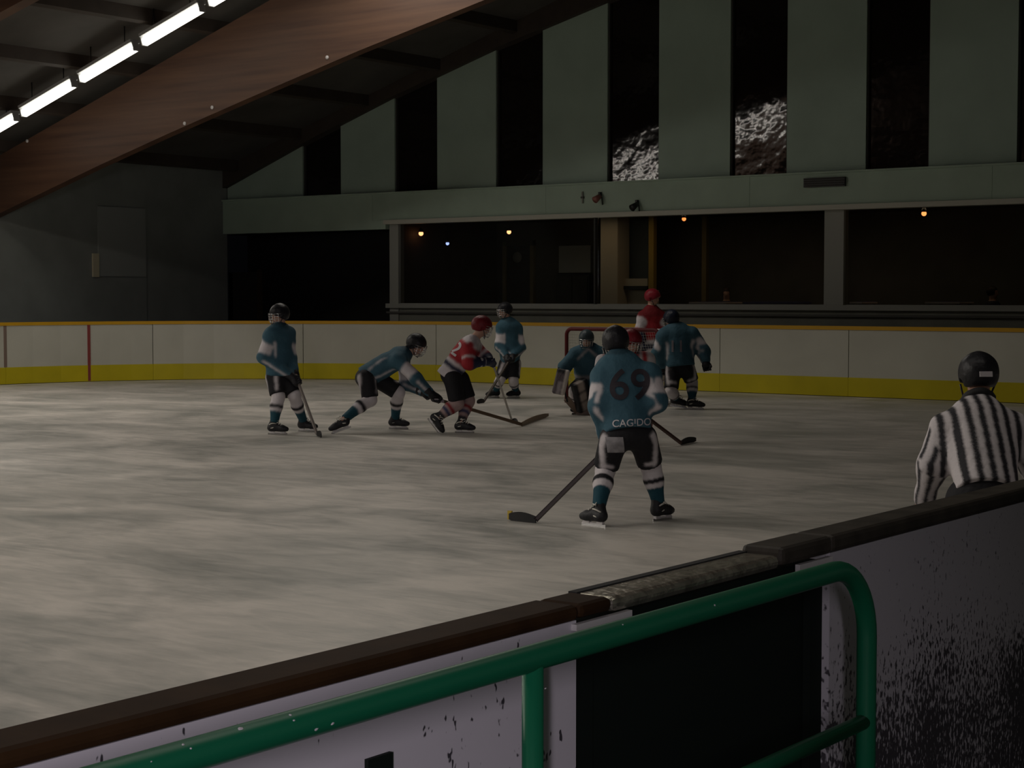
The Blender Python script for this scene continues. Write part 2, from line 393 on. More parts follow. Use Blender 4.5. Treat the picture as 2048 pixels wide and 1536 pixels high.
# glazing
panes = [(-25.44, -20.14), (-20.06, -14.86), (-14.46, -9.3), (-9.2, -4.0)]
for i, (a, b) in enumerate(panes):
    wd = empty('window_%d' % (40+i), ((a+b)/2, Y_END, 1.62)); tag(wd, 'large lounge window pane looking onto the ice', kind='structure')
    box('pane', (a, Y_END+.0, 1.62), (b, Y_END+.012, 3.45), M['glass'], wd)
    box('window_rail', (a, Y_END-.03, 1.60), (b, Y_END+.05, 1.628), M['frame'], wd)
for a, b, mm in ((-25.70, -25.44, 'frame'), (-20.12, -20.08, 'dark'), (-14.86, -14.46, 'frame'), (-9.3, -9.2, 'frame')):
    p = box('trim_3', (a, Y_END-.08, 1.6 if a > -25 else 0), (b, Y_END+.12, 3.45), M[mm]); tag(p, 'pale upright post between lounge windows', kind='structure')

# lounge behind the glass
LB = 33.6
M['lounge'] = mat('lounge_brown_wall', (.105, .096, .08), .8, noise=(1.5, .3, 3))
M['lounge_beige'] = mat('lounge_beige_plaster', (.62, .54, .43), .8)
M['ochre'] = mat('ochre_painted_pipe', (.45, .30, .06), .5)
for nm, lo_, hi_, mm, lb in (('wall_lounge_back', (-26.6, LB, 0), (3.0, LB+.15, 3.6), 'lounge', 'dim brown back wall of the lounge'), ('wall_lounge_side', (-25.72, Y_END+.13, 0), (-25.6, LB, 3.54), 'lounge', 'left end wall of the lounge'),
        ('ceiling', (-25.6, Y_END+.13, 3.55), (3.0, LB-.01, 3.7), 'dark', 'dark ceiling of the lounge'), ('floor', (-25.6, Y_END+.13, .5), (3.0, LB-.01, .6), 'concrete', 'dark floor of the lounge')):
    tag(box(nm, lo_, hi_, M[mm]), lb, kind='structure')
ll_ = bpy.data.lights.new('lounge_fill_light', 'AREA'); ll_.shape = 'RECTANGLE'; ll_.size = 12; ll_.size_y = .3; ll_.energy = 12; ll_.color = (1, .72, .45)  # unseen fill light, added to brighten the lounge interior
lo2 = bpy.data.objects.new('lounge_fill_light', ll_); COL.objects.link(lo2); lo2.location = (-17, 31.6, 3.5)
def P33(x, y, Y=None): return onY(x, y, Y if Y else LB)
# pillar, serving hatch, door, white board, dark cabinet, pipe
a = P33(1195, 500, 32.2); b = P33(1235, 500, 32.2)
pl = empty('pillar', (a[0], 32.2, .6)); tag(pl, 'beige plastered pillar beside the hatch inside the lounge', 'pillar')
box('shaft', (a[0], 32.2, .6), (b[0], 32.7, 3.55), M['lounge_beige'], pl, .02)
box('base_block', (a[0]-.04, 32.16, .6), (b[0]+.04, 32.74, .8), M['lounge'], pl, .01)
h0 = P33(1240, 448, 32.6); h1 = P33(1300, 580, 32.6); hs = P33(1300, 557, 32.6)
ht = empty('serving_hatch', (h0[0], 32.6, .6)); tag(ht, 'serving hatch with beige shelf front and dark opening in the lounge', 'hatch')
box('counter_front', (h0[0]-.1, 32.62, .6), (h1[0]+.05, 32.9, h1[2]), M['lounge_beige'], ht)
box('shelf', (h0[0]-.05, 32.45, h1[2]+.02), (h1[0]+.02, 32.9, h1[2]+.09), M['blackmetal'], ht)
box('shelf_front', (h0[0], 32.5, h1[2]+.09), (h1[0], 32.6, hs[2]), M['lounge_beige'], ht)
box('hatch_shutter', (h0[0], 32.75, hs[2]), (h1[0], 32.8, 3.5), mat('dark_blue_shutter', (.07, .085, .09), .5), ht)
p0 = P33(1304, 445, 32.4); p1 = P33(1304, 600, 32.4)
pp = empty('ochre_post', (p0[0], 32.4, .6)); tag(pp, 'slim ochre post standing beside the serving hatch', 'post')
box('shaft', (p0[0]-.07, 32.36, .6), (p0[0]+.07, 32.5, 3.55), M['ochre'], pp, .015)
box('foot_plate', (p0[0]-.12, 32.3, .6), (p0[0]+.12, 32.56, .63), M['blackmetal'], pp)
p2 = P33(1410, 500, 33.0)
pp = empty('ochre_post', (p2[0], 33.0, .6)); tag(pp, 'faint ochre post in the middle of the lounge, right of the hatch', 'post')
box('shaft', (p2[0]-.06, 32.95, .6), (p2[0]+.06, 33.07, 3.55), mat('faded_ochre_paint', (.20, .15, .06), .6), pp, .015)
box('foot_plate', (p2[0]-.1, 32.9, .6), (p2[0]+.1, 33.12, .63), M['blackmetal'], pp)
d0 = P33(1013, 478); d1 = P33(1068, 478)
dr = empty('door_1', (d0[0], LB, .6)); tag(dr, 'dark lounge door with a round pale sign', kind='structure')
box('door_leaf', (d0[0]+.06, LB-.06, .6), (d1[0]-.06, LB-.01, 3.0), M['dark'], dr)
for q in (d0[0], d1[0]):
    box('door_frame', (q-.05, LB-.1, .6), (q+.05, LB, 3.1), mat('door_frame_wood', (.25, .2, .11), .6), dr)
box('door_frame', (d0[0]-.05, LB-.1, 3.0), (d1[0]+.05, LB, 3.12), M['lounge'], dr)
c = P33(1038, 515)
tube('door_sign', [(c[0], LB-.06, c[2]), (c[0], LB-.085, c[2])], .13, M['frame'], dr, 20)
w0 = P33(1120, 492); w1 = P33(1183, 545)
wb = empty('white_board', (w0[0], LB, w1[2])); tag(wb, 'pale rectangular board on the lounge back wall', 'board')
box('panel', (w0[0], LB-.05, w1[2]), (w1[0], LB-.012, w0[2]), mat('pale_board', (.40, .42, .40), .6), wb)
box('frame_edge', (w0[0]-.03, LB-.06, w1[2]-.03), (w1[0]+.03, LB-.03, w1[2]), M['blackmetal'], wb)
b0 = P33(1118, 549, 33.2); b1 = P33(1183, 606, 33.2)
cb = empty('dark_cabinet', (b0[0], 33.2, .6)); tag(cb, 'black cabinet standing under the pale board in the lounge', 'cabinet')
box('body', (b0[0], 33.1, .605), (b1[0], 33.5, b0[2]), M['blackmetal'], cb, .01)
box('door', (b0[0]+.03, 33.07, .68), ((b0[0]+b1[0])/2-.01, 33.1, b0[2]-.05), M['dark'], cb)
box('door', ((b0[0]+b1[0])/2+.01, 33.07, .68), (b1[0]-.03, 33.1, b0[2]-.05), M['dark'], cb)
# lamps in the lounge
def lounge_lamp(px, py, Y, col, st, r, label):
    p = onY(px, py, Y)
    o = empty('spot_lamp', p); tag(o, label, 'lamp', 'lounge lamps')
    bm = bmesh.new(); bmesh.ops.create_uvsphere(bm, u_segments=14, v_segments=8, radius=r); bmesh.ops.translate(bm, verts=bm.verts, vec=p)
    from_bm('bulb', bm, mat('lit_bulb', (.9, .8, .6), .4, emit=(col, st)), o, True)
    bm = bmesh.new(); add_tube(bm, [p+ZZ*(r*.6), p+ZZ*(r*2.2)], [r*1.15, r*.6], 14); from_bm('socket', bm, M['blackmetal'], o, True)
    if 3.55-p[2] > r*2.2: tube('cord', [p+ZZ*r*2.0, (p[0], p[1], 3.56)], .008, M['blackmetal'], o, 6)
WARM = (1, .36, .15)
lounge_lamp(842, 467, 30.5, WARM, 4.5, .055, 'warm lamp at the left end of the lounge')
lounge_lamp(1018, 464, 31.5, WARM, 4.5, .05, 'warm lamp hanging above the dark lounge door')
lounge_lamp(1368, 438, 31.5, (1, .22, .05), 3.2, .045, 'orange lamp right of the serving hatch')
lounge_lamp(1848, 427, 31.5, (1, .26, .07), 3.6, .05, 'orange lamp at the right end of the lounge')
lounge_lamp(895, 487, 30.9, (.32, .4, 1), 3, .04, 'small bluish white lamp between the two left warm lamps')
# tables and guests
M['tabletop'] = mat('pale_table_top', (.55, .46, .46), .5); M['table_blue'] = mat('bluish_tablecloth', (.06, .06, .16), .7)
def table(px0, px1, py, Y, label, m):
    a = onY(px0, py, Y); b = onY(px1, py, Y)
    o = empty('lounge_table', ((a[0]+b[0])/2, Y, .6)); tag(o, label, 'table', 'lounge tables')
    box('table_top', (a[0], Y-.3, a[2]-.04), (b[0], Y+.4, a[2]), m, o, .01)
    box('tablecloth', (a[0]+.05, Y-.05, a[2]), (b[0]-.05, Y+.38, a[2]+.012), M['table_blue'], o)
    for sx in (a[0]+.06, b[0]-.06):
        for sy in (Y-.24, Y+.34): box('leg', (sx-.025, sy-.025, .6), (sx+.025, sy+.025, a[2]-.04), M['blackmetal'], o)
table(1392, 1466, 604, 31.2, 'pale table below the faint ochre post in the lounge', M['tabletop'])
table(1500, 1605, 604, 31.4, 'dark blue clothed table in the middle of the lounge', M['table_blue'])
table(1712, 1738, 604, 31.2, 'small pale table just right of the window post', M['tabletop'])
table(1862, 1932, 604, 31.2, 'pale table at the right end of the lounge', M['tabletop'])

# dark passage at the left end
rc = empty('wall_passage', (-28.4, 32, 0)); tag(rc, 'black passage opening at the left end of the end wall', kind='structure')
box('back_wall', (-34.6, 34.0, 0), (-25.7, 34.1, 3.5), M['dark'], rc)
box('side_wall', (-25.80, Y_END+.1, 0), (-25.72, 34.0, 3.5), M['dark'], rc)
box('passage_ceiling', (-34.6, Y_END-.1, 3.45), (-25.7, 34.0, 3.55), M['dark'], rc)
q0 = onY(457, 545, 33.9); q1 = onY(515, 545, 33.9)
d2 = empty('door_2', (q0[0], 33.9, 0)); tag(d2, 'barely lit grey door inside the black passage', kind='structure')
box('door_leaf', (q0[0], 33.9, 0), (q1[0], 33.97, q0[2]), mat('grey_door', (.10, .095, .08), .7), d2)
box('door_frame', (q1[0], 33.88, 0), (q1[0]+.1, 33.98, q0[2]+.08), mat('brown_frame', (.14, .1, .06), .7), d2)
# left side wall
lsw = empty('wall_left', (EAVE_X, 0, 0)); tag(lsw, 'grey left side wall behind the boards', kind='structure')
ys = list(np.arange(-31, 27.2, 6.0))+[27.2]
for y0, y1 in zip(ys, ys[1:]): box('wall_panel', (EAVE_X-.2, y0+.005, 0), (EAVE_X, y1-.005, 4.95), M['sidewall'] if y0 > 10 else mat('dark_brown_side_cladding', (.06, .042, .03), .8), lsw)
box('wall_panel', (EAVE_X-.2, 27.2, 0), (EAVE_X-.02, Y_END, 4.95), M['sidewall'], lsw)
n = empty('notice_board', (EAVE_X, 26.4, 2.2)); tag(n, 'faint pale notice board on the left side wall', 'notice board')
box('panel', (EAVE_X+.01, 25.75, 2.24), (EAVE_X+.04, 27.15, 3.82), mat('notice_grey', (.28, .30, .285), .7), n)
box('side_strip', (EAVE_X+.01, 25.58, 2.22), (EAVE_X+.06, 25.75, 2.75), mat('yellowed_strip', (.52, .48, .34), .6), n)
rw = box('wall_right', (EAST_X, -31, 0), (EAST_X+.2, Y_END, 5.4), M['sidewall']); tag(rw, 'right side wall behind the walkway', kind='structure')
bw = empty('wall_back', (RIDGE_X, -31, 0)); tag(bw, 'far wall of the hall behind', kind='structure')
M['brownwall'] = mat('dark_brown_timber_cladding', (.06, .042, .03), .8, noise=(2, .3, 3))
prism('wall_panel', [(-31.2, 0), (EAST_X+.2, 0), (EAST_X+.2, roof_z(EAST_X+.2)), (RIDGE_X, zr), (-31.2, roof_z(-31.2))], -31.2, -31, M['brownwall'], bw)

# small fittings on the fascia
v0 = onY(1608, 357, Y_END-.2); v1 = onY(1690, 372, Y_END-.2)
gr = empty('vent_grille', (v0[0], Y_END-.18, v1[2])); tag(gr, 'black rectangular vent grille on the fascia band', 'vent')
box('housing', (v0[0], Y_END-.22, v1[2]), (v1[0], Y_END-.15, v0[2]), M['blackmetal'], gr)
for k in range(4):
    z = v1[2]+.02+k*.042; box('slat', (v0[0]+.02, Y_END-.235, z), (v1[0]-.02, Y_END-.215, z+.018), M['dark'], gr)
def small_spot(px, py, m, label):
    p = onY(px, py, Y_END-.16); o = empty('spotlight', p); tag(o, label, 'spotlight')
    box('bracket', (p[0]-.02, Y_END-.24, p[2]+.04), (p[0]+.02, Y_END-.15, p[2]+.14), M['blackmetal'], o)
    bm = bmesh.new(); add_tube(bm, [p+np.array([.02, -.06, .06]), p+np.array([-.02, -.2, -.03])], [.045, .075], 14); from_bm('lamp_head', bm, m, o, True)
    tube('cable', [p+np.array([.03, -.02, .04]), p+np.array([.05, -.02, -.12])], .012, M['blackmetal'], o, 6)
small_spot(1202, 398, mat('dull_red_head', (.30, .12, .10), .5), 'unlit reddish spotlight on the fascia band')
small_spot(1276, 414, M['blackmetal'], 'small black unlit spotlight on the fascia right of the reddish one')
pq = onY(1166, 395, Y_END-.16)
cdt = empty('cable_conduit', (pq[0], Y_END-.16, pq[2])); tag(cdt, 'short upright cable conduit on the fascia left of the reddish spotlight', 'conduit')
tube('pipe', [(pq[0], Y_END-.18, pq[2]-.12), (pq[0], Y_END-.18, pq[2]+.12)], .02, M['frame'], cdt, 8)
box('clip', (pq[0]-.035, Y_END-.2, pq[2]-.02), (pq[0]+.035, Y_END-.15, pq[2]+.02), M['seam'], cdt)

# ---- visible row of lit tubes under the roof
def tube_lamp(x0, x1, y, label):
    z0, z1 = roof_z(x0)-.5, roof_z(x1)-.5
    o = empty('tube_lamp', ((x0+x1)/2, y, (z0+z1)/2)); tag(o, label, 'lamp', 'lit tubes in a row under the roof')
    a = np.array([x0, y, z0]); b = np.array([x1, y, z1]); d = nrm(b-a); n_ = np.array([-d[2], 0, d[0]])
    obox('housing', a+n_*.115, b+n_*.115, .22, .06, (0, 1, 0), M['lamp_body'], o)
    bm = bmesh.new(); add_tube(bm, [a+d*.01, a+d*.03, b-d*.03, b-d*.01], [.06, .085, .085, .06], 12); from_bm('lit_tube', bm, M['tube'], o, True)
    for q in (a, b): obox('end_cap', q+n_*.11-d*.012, q-n_*.07-d*.012, .14, .022, (0, 1, 0), M['lamp_body'], o)
    for q in (a+d*.3, b-d*.3):
        r = q+n_*.1; tube('hanger', [r, (r[0], r[1], roof_z(r[0]))], .012, M['blackmetal'], o, 6)
TL = ['lit tube cut by the left edge of the photo, lowest of the row', 'second lit tube from the left edge', 'third lit tube from the left edge', 'fourth lit tube from the left edge, uppermost whole one', 'lit tube cut by the top edge of the photo']
YL = 21.4
for i in range(5):
    x0 = -29.65+i*1.755; tube_lamp(x0, x0+1.53, YL, TL[i])
# the row goes on above the frame
o_ = lamp_row(YL, -29.65+5*1.755, -15.2, 11)

# ================================================================== RINK BOARDS (far side)
rb = empty('rink_boards', (-15.5, 28.2, 0)); tag(rb, 'white rink boards with yellow kick plate and cap around the far end', 'boards')
def strip_panel(name, s0, s1, z0, z1, t0, t1, m, parent, step=.65):
    """curved board slab between arc lengths, from outward offset t0 to t1"""
    n_ = max(1, int(math.ceil((s1-s0)/step))); bm = bmesh.new(); prev = None
    for k in range(n_+1):
        s = s0+(s1-s0)*k/n_; p = plan_at(s); nn = plan_normal(s)
        a = p+nn*t0; b = p+nn*t1
        q = [bm.verts.new((a[0], a[1], z0)), bm.verts.new((a[0], a[1], z1)), bm.verts.new((b[0], b[1], z1)), bm.verts.new((b[0], b[1], z0))]
        if prev:
            for i in range(4): bm.faces.new((prev[i], prev[(i+1) % 4], q[(i+1) % 4], q[i]))
        else: bm.faces.new(q)
        prev = q
    bm.faces.new(prev[::-1]); bmesh.ops.recalc_face_normals(bm, faces=bm.faces)
    return from_bm(name, bm, m, parent)
def s_of(x, y): return SEG[int(np.argmin((PLAN[:, 0]-x)**2+(PLAN[:, 1]-y)**2))]
def s_px(px):
    """arc length of the board under photo column px"""
    best = None
    for s in np.arange(20, SEG[-1]-1, .02):
        p = plan_at(s); q = np.array([p[0], p[1], .8])-C0; u = 1024+FPX*(q@RT)/(q@FW)
        if q@FW > 0 and (best is None or abs(u-px) < best[0]): best = (abs(u-px), s)
    return best[1]
seams = [s_px(p) for p in (10, 178, 305, 607, 872, 1180, 1440, 1697, 2080)]
cuts = [s_of(-29.1, 5)]
while cuts[-1] < seams[0]-2.8: cuts.append(cuts[-1]+2.5)
cuts = cuts[:-1] if seams[0]-cuts[-1] < 1 else cuts
cuts += seams
while cuts[-1] < SEG[-1]-3: cuts.append(cuts[-1]+2.55)
cuts.append(SEG[-1])
for s0, s1 in zip(cuts, cuts[1:]):
    g = .007
    pn = strip_panel('board_panel', s0+g, s1-g, .34, 1.19, 0, .03, M['board'], rb)
    strip_panel('kick_plate', s0+g*.3, s1-g*.3, .01, .345, -.012, .03, M['kick'], pn)
    strip_panel('cap_rail', s0, s1, 1.19, 1.256, -.015, .10, M['cap_yellow'], pn)
    strip_panel('backing', s0, s1, .0, 1.20, .031, .05, M['seam'], pn)
sg = seams[1]
strip_panel('goal_line_stripe', sg-.03, sg+.03, .02, 1.20, -.014, .01, M['red_line'], rb, .1)
s9 = seams[0]
strip_panel('seam_cover', s9-.035, s9+.035, .35, 1.20, -.006, .01, mat('brownish_seam', (.22, .16, .13), .6), rb, .1)

# ================================================================== NEAR SIDE BOARDS
XI, XO = -1.90, -1.815       # ice face, outer face
ZT = 1.225
nb = empty('side_boards', (-1.85, 2, 0)); tag(nb, 'chipped white side boards with brown cap left of the dark gate', 'boards')
nb2 = empty('side_boards', (-1.85, 5, 0)); tag(nb2, 'scuffed white side boards with dark cap right of the dark gate', 'boards')
G0, G1 = 2.63, 3.67
def near_panel(y0, y1, m, cap, ch=0.):
    pn = box('board_panel', (XI, y0+.004, .0), (XO, y1-.004, ZT-.03), m, nb if y0 < 3 else nb2)
    box('cap_rail', (XI-.012, y0+.002, ZT-.030), (XO+.008, y1-.002, ZT+ch), cap, pn, .012)
    return pn
near_panel(-7.5, -4.2, M['side_board'], M['cap_brown']); near_panel(-4.2, -.8, M['side_board'], M['cap_brown'])
near_panel(-.8, G0, M['side_board'], M['cap_brown'])
ext = box('cap_extension', (XI-.011, G0, ZT-.029), (XO+.007, 2.74, ZT-.001), M['cap_brown'], nb, .012)
near_panel(3.67, 6.2, M['side_board_dirt_shade'], M['cap_black'], .012)
for y0 in (6.2, 8.7, 11.2, 13.7, 16.2): near_panel(y0, y0+2.5, M['side_board_dirt_shade'], M['cap_black'], .012)
box('cap_extension', (XI-.012, 3.42, ZT-.03), (XO+.010, 3.67, ZT+.012), M['cap_black'], nb2, .012)
box('latch_strip', (XO, G0-.02, 1.178), (XO+.012, 2.80, 1.190), M['white_plastic'], nb)
box('latch_strip', (XO, 3.50, 1.172), (XO+.012, 3.665, 1.19), M['white_plastic'], nb2)
gp = onX(754, 1525, XO); box('hinge_plate', (XO, gp[1]-.03, gp[2]-.06), (XO+.008, gp[1]+.03, gp[2]+.012), M['gate'], nb)
gt = empty('rink_gate', (-1.85, G0, 0)); tag(gt, 'dark green rink gate with worn metal cap in the side boards', 'gate')
box('gate_panel', (XI+.01, G0+.008, .05), (XO-.03, G1-.008, ZT-.045), M['gate'], gt)
box('gate_cap', (XI-.008, 2.742, ZT-.034), (XO+.006, 3.418, ZT-.004), M['cap_metal'], gt, .012)
box('gate_edge', (XI-.014, 2.742, ZT-.03), (XI+.006, 3.418, ZT-.0015), M['black_tape'], gt)
box('gate_stile', (XO-.03, G0+.01, .05), (XO-.012, G0+.07, ZT-.06), M['gate'], gt)
box('gate_stile', (XO-.03, G1-.07, .05), (XO-.012, G1-.01, ZT-.06), M['gate'], gt)

# green crowd barrier
XB = -1.59; RB = .0215
gbr = empty('crowd_barrier', (XB, 2, .2)); tag(gbr, 'green painted tube barrier with chipped paint in front of the boards', 'barrier')
zt = 1.25-RB; ye = 3.42-RB; rad = .16
pts = [(XB, -2.5, zt), (XB, 0, zt), (XB, 2, zt), (XB, ye-rad-.02, zt)]
for k in range(0, 11):
    a = k/10*math.pi/2; pts.append((XB, ye-rad+rad*math.sin(a), zt-rad+rad*math.cos(a)))
pts += [(XB, ye, .9), (XB, ye, .2)]
tube('top_rail', pts, RB, M['green_pipe'], gbr, 20)
for y in (2.18, .3, -1.6):
    tube('post', [(XB, y, .2), (XB, y, zt)], .0175, M['green_pipe'], gbr, 16)
    box('foot_plate', (XB-.05, y-.05, .2), (XB+.05, y+.05, .21), M['green_pipe'], gbr)
tube('lower_rail', [(XB, 2.18, .885), (XB, ye, .885)], .0165, M['green_pipe'], gbr, 16)
box('foot_plate', (XB-.05, ye-.05, .2), (XB+.05, ye+.05, .21), M['green_pipe'], gbr)

# bare spots where the green paint has chipped off
rng = random.Random(3)
for px, py, sz in ((375, 1489, 6), (383, 1497, 4), (490, 1457, 9), (589, 1428, 5), (588, 1441, 4), (629, 1458, 7), (661, 1447, 6), (1250, 1250, 3), (1427, 1210, 4), (1098, 1375, 4), (302, 1523, 3)):
    off = RB*.80; p = onX(px, py, XB+off)
    dz = max(-.9, min(.9, (p[2]-zt)/RB)) if px != 1098 else 0
    if px != 1098: p = np.array([XB+RB*math.sqrt(1-dz*dz)*1.0, p[1], zt+RB*dz])
    else: p = np.array([XB+.0165, 2.192, p[2]])
    r0 = sz/2*depth(p)/FPX
    bm = bmesh.new(); bmesh.ops.create_icosphere(bm, subdivisions=1, radius=1)
    n_ = nrm((p[0]-XB, 0, (p[2]-zt) if px != 1098 else 0)); t_ = np.cross(n_, (0, 1., 0))
    for v in bm.verts:
        k = 1+rng.uniform(-.3, .3); v.co = Vector(p+n_*v.co.x*.0012+np.array([0, 1., 0])*v.co.y*r0*1.5*k+t_*v.co.z*r0*k)
    from_bm('paint_chip', bm, M['number_white'], gbr)

# ================================================================== GOAL
GL = onz(1133, 805); gx0 = GL[0]; gy = GL[1]; gw = 1.83; gh = 1.24
goal = empty('hockey_goal', (gx0+gw/2, gy, 0)); tag(goal, 'red framed hockey goal with pale netting', 'goal')
r_ = .032
pts = [(gx0, gy, 0), (gx0, gy, gh-.1)]+[(gx0+.1-.1*math.cos(a), gy, gh-.1+.1*math.sin(a)) for a in np.linspace(.2, math.pi/2, 5)]
pts += [(gx0+gw-.1+.1*math.sin(a), gy, gh-.1+.1*math.cos(a)) for a in np.linspace(0, math.pi/2-.2, 5)]+[(gx0+gw, gy, gh-.1), (gx0+gw, gy, 0)]
tube('goal_frame', pts, r_, M['red_pipe'], goal, 12)
back = [(gx0, gy, .03), (gx0+.05, gy+.7, .03), (gx0+.4, gy+1.0, .03), (gx0+gw-.4, gy+1.0, .03), (gx0+gw-.05, gy+.7, .03), (gx0+gw, gy, .03)]
tube('base_frame', back, .025, M['white_plastic'], goal, 10)
tube('top_shelf', [(gx0+.03, gy, gh-.01), (gx0+.12, gy+.4, gh-.01), (gx0+.35, gy+.55, gh-.01), (gx0+gw-.35, gy+.55, gh-.01), (gx0+gw-.12, gy+.4, gh-.01), (gx0+gw-.03, gy, gh-.01)], .02, M['white_plastic'], goal, 8)
bm = bmesh.new()
def ngrid(A, B, Cc, D, nu, nv):
    A, B, Cc, D = [np.array(q, float) for q in (A, B, Cc, D)]
    f_ = lambda u, v: (A*(1-u)+B*u)*(1-v)+(D*(1-u)+Cc*u)*v
    for i in range(nu+1): add_tube(bm, [f_(i/nu, 0), f_(i/nu, .5)+np.array([0, .03, -.02]), f_(i/nu, 1)], .0022, 3, False)
    for j in range(nv+1): add_tube(bm, [f_(0, j/nv), f_(.5, j/nv)+np.array([0, .03, -.02]), f_(1, j/nv)], .0022, 3, False)
ngrid((gx0+.35, gy+.55, gh), (gx0+gw-.35, gy+.55, gh), (gx0+gw-.4, gy+1, .03), (gx0+.4, gy+1, .03), 24, 26)
ngrid((gx0, gy, gh), (gx0+.35, gy+.55, gh), (gx0+.4, gy+1, .03), (gx0, gy, .03), 14, 26)
ngrid((gx0+gw, gy, gh), (gx0+gw-.35, gy+.55, gh), (gx0+gw-.4, gy+1, .03), (gx0+gw, gy, .03), 14, 26)
ngrid((gx0, gy, gh), (gx0+gw, gy, gh), (gx0+gw-.35, gy+.55, gh), (gx0+.35, gy+.55, gh), 30, 9)
nt_ = from_bm('netting', bm, M['net_cord'], goal); nt_['kind'] = 'stuff'

# ================================================================== PEOPLE
def smin(ds, k):
    ds = np.stack(ds); m_ = ds.min(0)
    return m_-k*np.log(np.exp(-(ds-m_)/k).sum(0))
def cap_sdf(p, a, b, r0, r1, flat=None):
    """tapered capsule; flat = (axis, factor > 1) squashes it along axis"""
    a = np.asarray(a, float); b = np.asarray(b, float)
    ab = b-a; pa = p-a
    if flat is not None:
        ax, fc = flat; ax = nrm(ax)
        t = np.clip((pa@ab)/(ab@ab+1e-9), 0, 1); c = pa-t[:, None]*ab
        c = c+(c@ax)[:, None]*ax*(fc-1); return (np.linalg.norm(c, axis=1)-(r0+(r1-r0)*t))/fc**.5
    t = np.clip((pa@ab)/(ab@ab+1e-9), 0, 1)
    return np.linalg.norm(pa-t[:, None]*ab, axis=1)-(r0+(r1-r0)*t)
def ell_sdf(p, c, axes, rad):
    q = (p-np.asarray(c)); l = np.stack([q@np.asarray(axes[i])/rad[i] for i in range(3)], 1)
    return (np.linalg.norm(l, axis=1)-1)*min(rad)
def rbox_sdf(p, c, axes, half, r):
    q = (p-np.asarray(c)); l = np.abs(np.stack([q@np.asarray(axes[i]) for i in range(3)], 1))-(np.array(half)-r)
    return np.linalg.norm(np.maximum(l, 0), axis=1)+np.minimum(l.max(1), 0)-r
def bone_t(p, a, b):
    a = np.asarray(a, float); b = np.asarray(b, float); ab = b-a
    return ((p-a)@ab)/(ab@ab)
def bone_d(p, a, b):
    a = np.asarray(a, float); b = np.asarray(b, float); ab = b-a; t = np.clip(((p-a)@ab)/(ab@ab), 0, 1); return np.linalg.norm(p-a-t[:, None]*ab, axis=1)

def surface(name, sdf, lo, hi, h, m, parent, colour=None):
    """mesh the zero set of sdf by surface nets"""
    lo = np.array(lo)-2*h; hi = np.array(hi)+2*h
    n = np.ceil((hi-lo)/h).astype(int)+1
    ax = [lo[i]+h*np.arange(n[i]) for i in range(3)]
    G = np.stack(np.meshgrid(*ax, indexing='ij'), -1).reshape(-1, 3)
    F = np.concatenate([sdf(G[i:i+200000]) for i in range(0, len(G), 200000)]).reshape(n)
    ins = F < 0
    acc = np.zeros(tuple(n-1)+(3,)); cnt = np.zeros(tuple(n-1))
    offs = [(i, j, k) for i in (0, 1) for j in (0, 1) for k in (0, 1)]
    sl = lambda A, o: A[o[0]:A.shape[0]-1+o[0], o[1]:A.shape[1]-1+o[1], o[2]:A.shape[2]-1+o[2]]
    for o in offs:
        for d in range(3):
            if o[d]: continue
            o2 = list(o); o2[d] = 1
            f0 = sl(F, o); f1 = sl(F, o2); c = (f0 < 0) != (f1 < 0)
            t = np.where(c, f0/(f0-f1+1e-12), 0)
            for e in range(3):
                acc[..., e] += np.where(c, o[e]+(t if e == d else 0), 0)
            cnt += c
    act = cnt > 0
    idx = -np.ones(act.shape, int); idx[act] = np.arange(act.sum())
    ijk = np.argwhere(act)
    V = lo+h*(ijk+acc[act]/cnt[act][:, None])
    faces = []
    for d in range(3):
        o2 = [slice(None)]*3; o1 = [slice(None)]*3; o2[d] = slice(1, None); o1[d] = slice(None, -1)
        a = ins[tuple(o1)]; b = ins[tuple(o2)]
        e = np.argwhere(a != b); 
        if len(e) == 0: continue
        u, v = (d+1) % 3, (d+2) % 3
        ok = (e[:, u] > 0) & (e[:, v] > 0) & (e[:, u] < n[u]-1) & (e[:, v] < n[v]-1); e = e[ok]
        flip = a[tuple(e.T)]
        def cell(du, dv):
            q = e.copy(); q[:, u] += du; q[:, v] += dv; return idx[tuple(q.T)]
        q = np.stack([cell(-1, -1), cell(0, -1), cell(0, 0), cell(-1, 0)], 1)
        q[~flip] = q[~flip][:, ::-1]
        faces.append(q)
    Fq = np.concatenate(faces)
    me = bpy.data.meshes.new(name)
    me.from_pydata(V.tolist(), [], Fq.tolist()); me.update()
    o = link(name, me, m, None, True)
    if parent is not None: child(o, parent)
    if colour is not None:
        c = colour(V) if callable(colour) else np.tile(np.array(colour, float), (len(V), 1))
        E_ = np.concatenate([Fq[:, [0, 1]], Fq[:, [1, 2]], Fq[:, [2, 3]], Fq[:, [3, 0]]])
        for _ in range(2 if h > .011 else 1):
            sm_ = c.copy(); ct_ = np.ones(len(V))
            np.add.at(sm_, E_[:, 0], c[E_[:, 1]]); np.add.at(ct_, E_[:, 0], 1); c = sm_/ct_[:, None]
        at_ = me.color_attributes.new('Col', 'FLOAT_COLOR', 'POINT')
        at_.data.foreach_set('color', np.c_[c, np.ones(len(V))].astype(np.float32).ravel())
    return o
def bounds(pts, r):
    P_ = np.array(pts); return P_.min(0)-r, P_.max(0)+r

TEAL = np.array((.040, .102, .142)); WHITE = np.array((.60, .56, .58)); BLACK = np.array((.014, .014, .017)); NAVY = np.array((.022, .026, .06))
RED = np.array((.33, .022, .03)); DTEAL = np.array((.012, .06, .085)); SKIN = np.array((.48, .28, .21)); HAIR = np.array((.04, .025, .018))

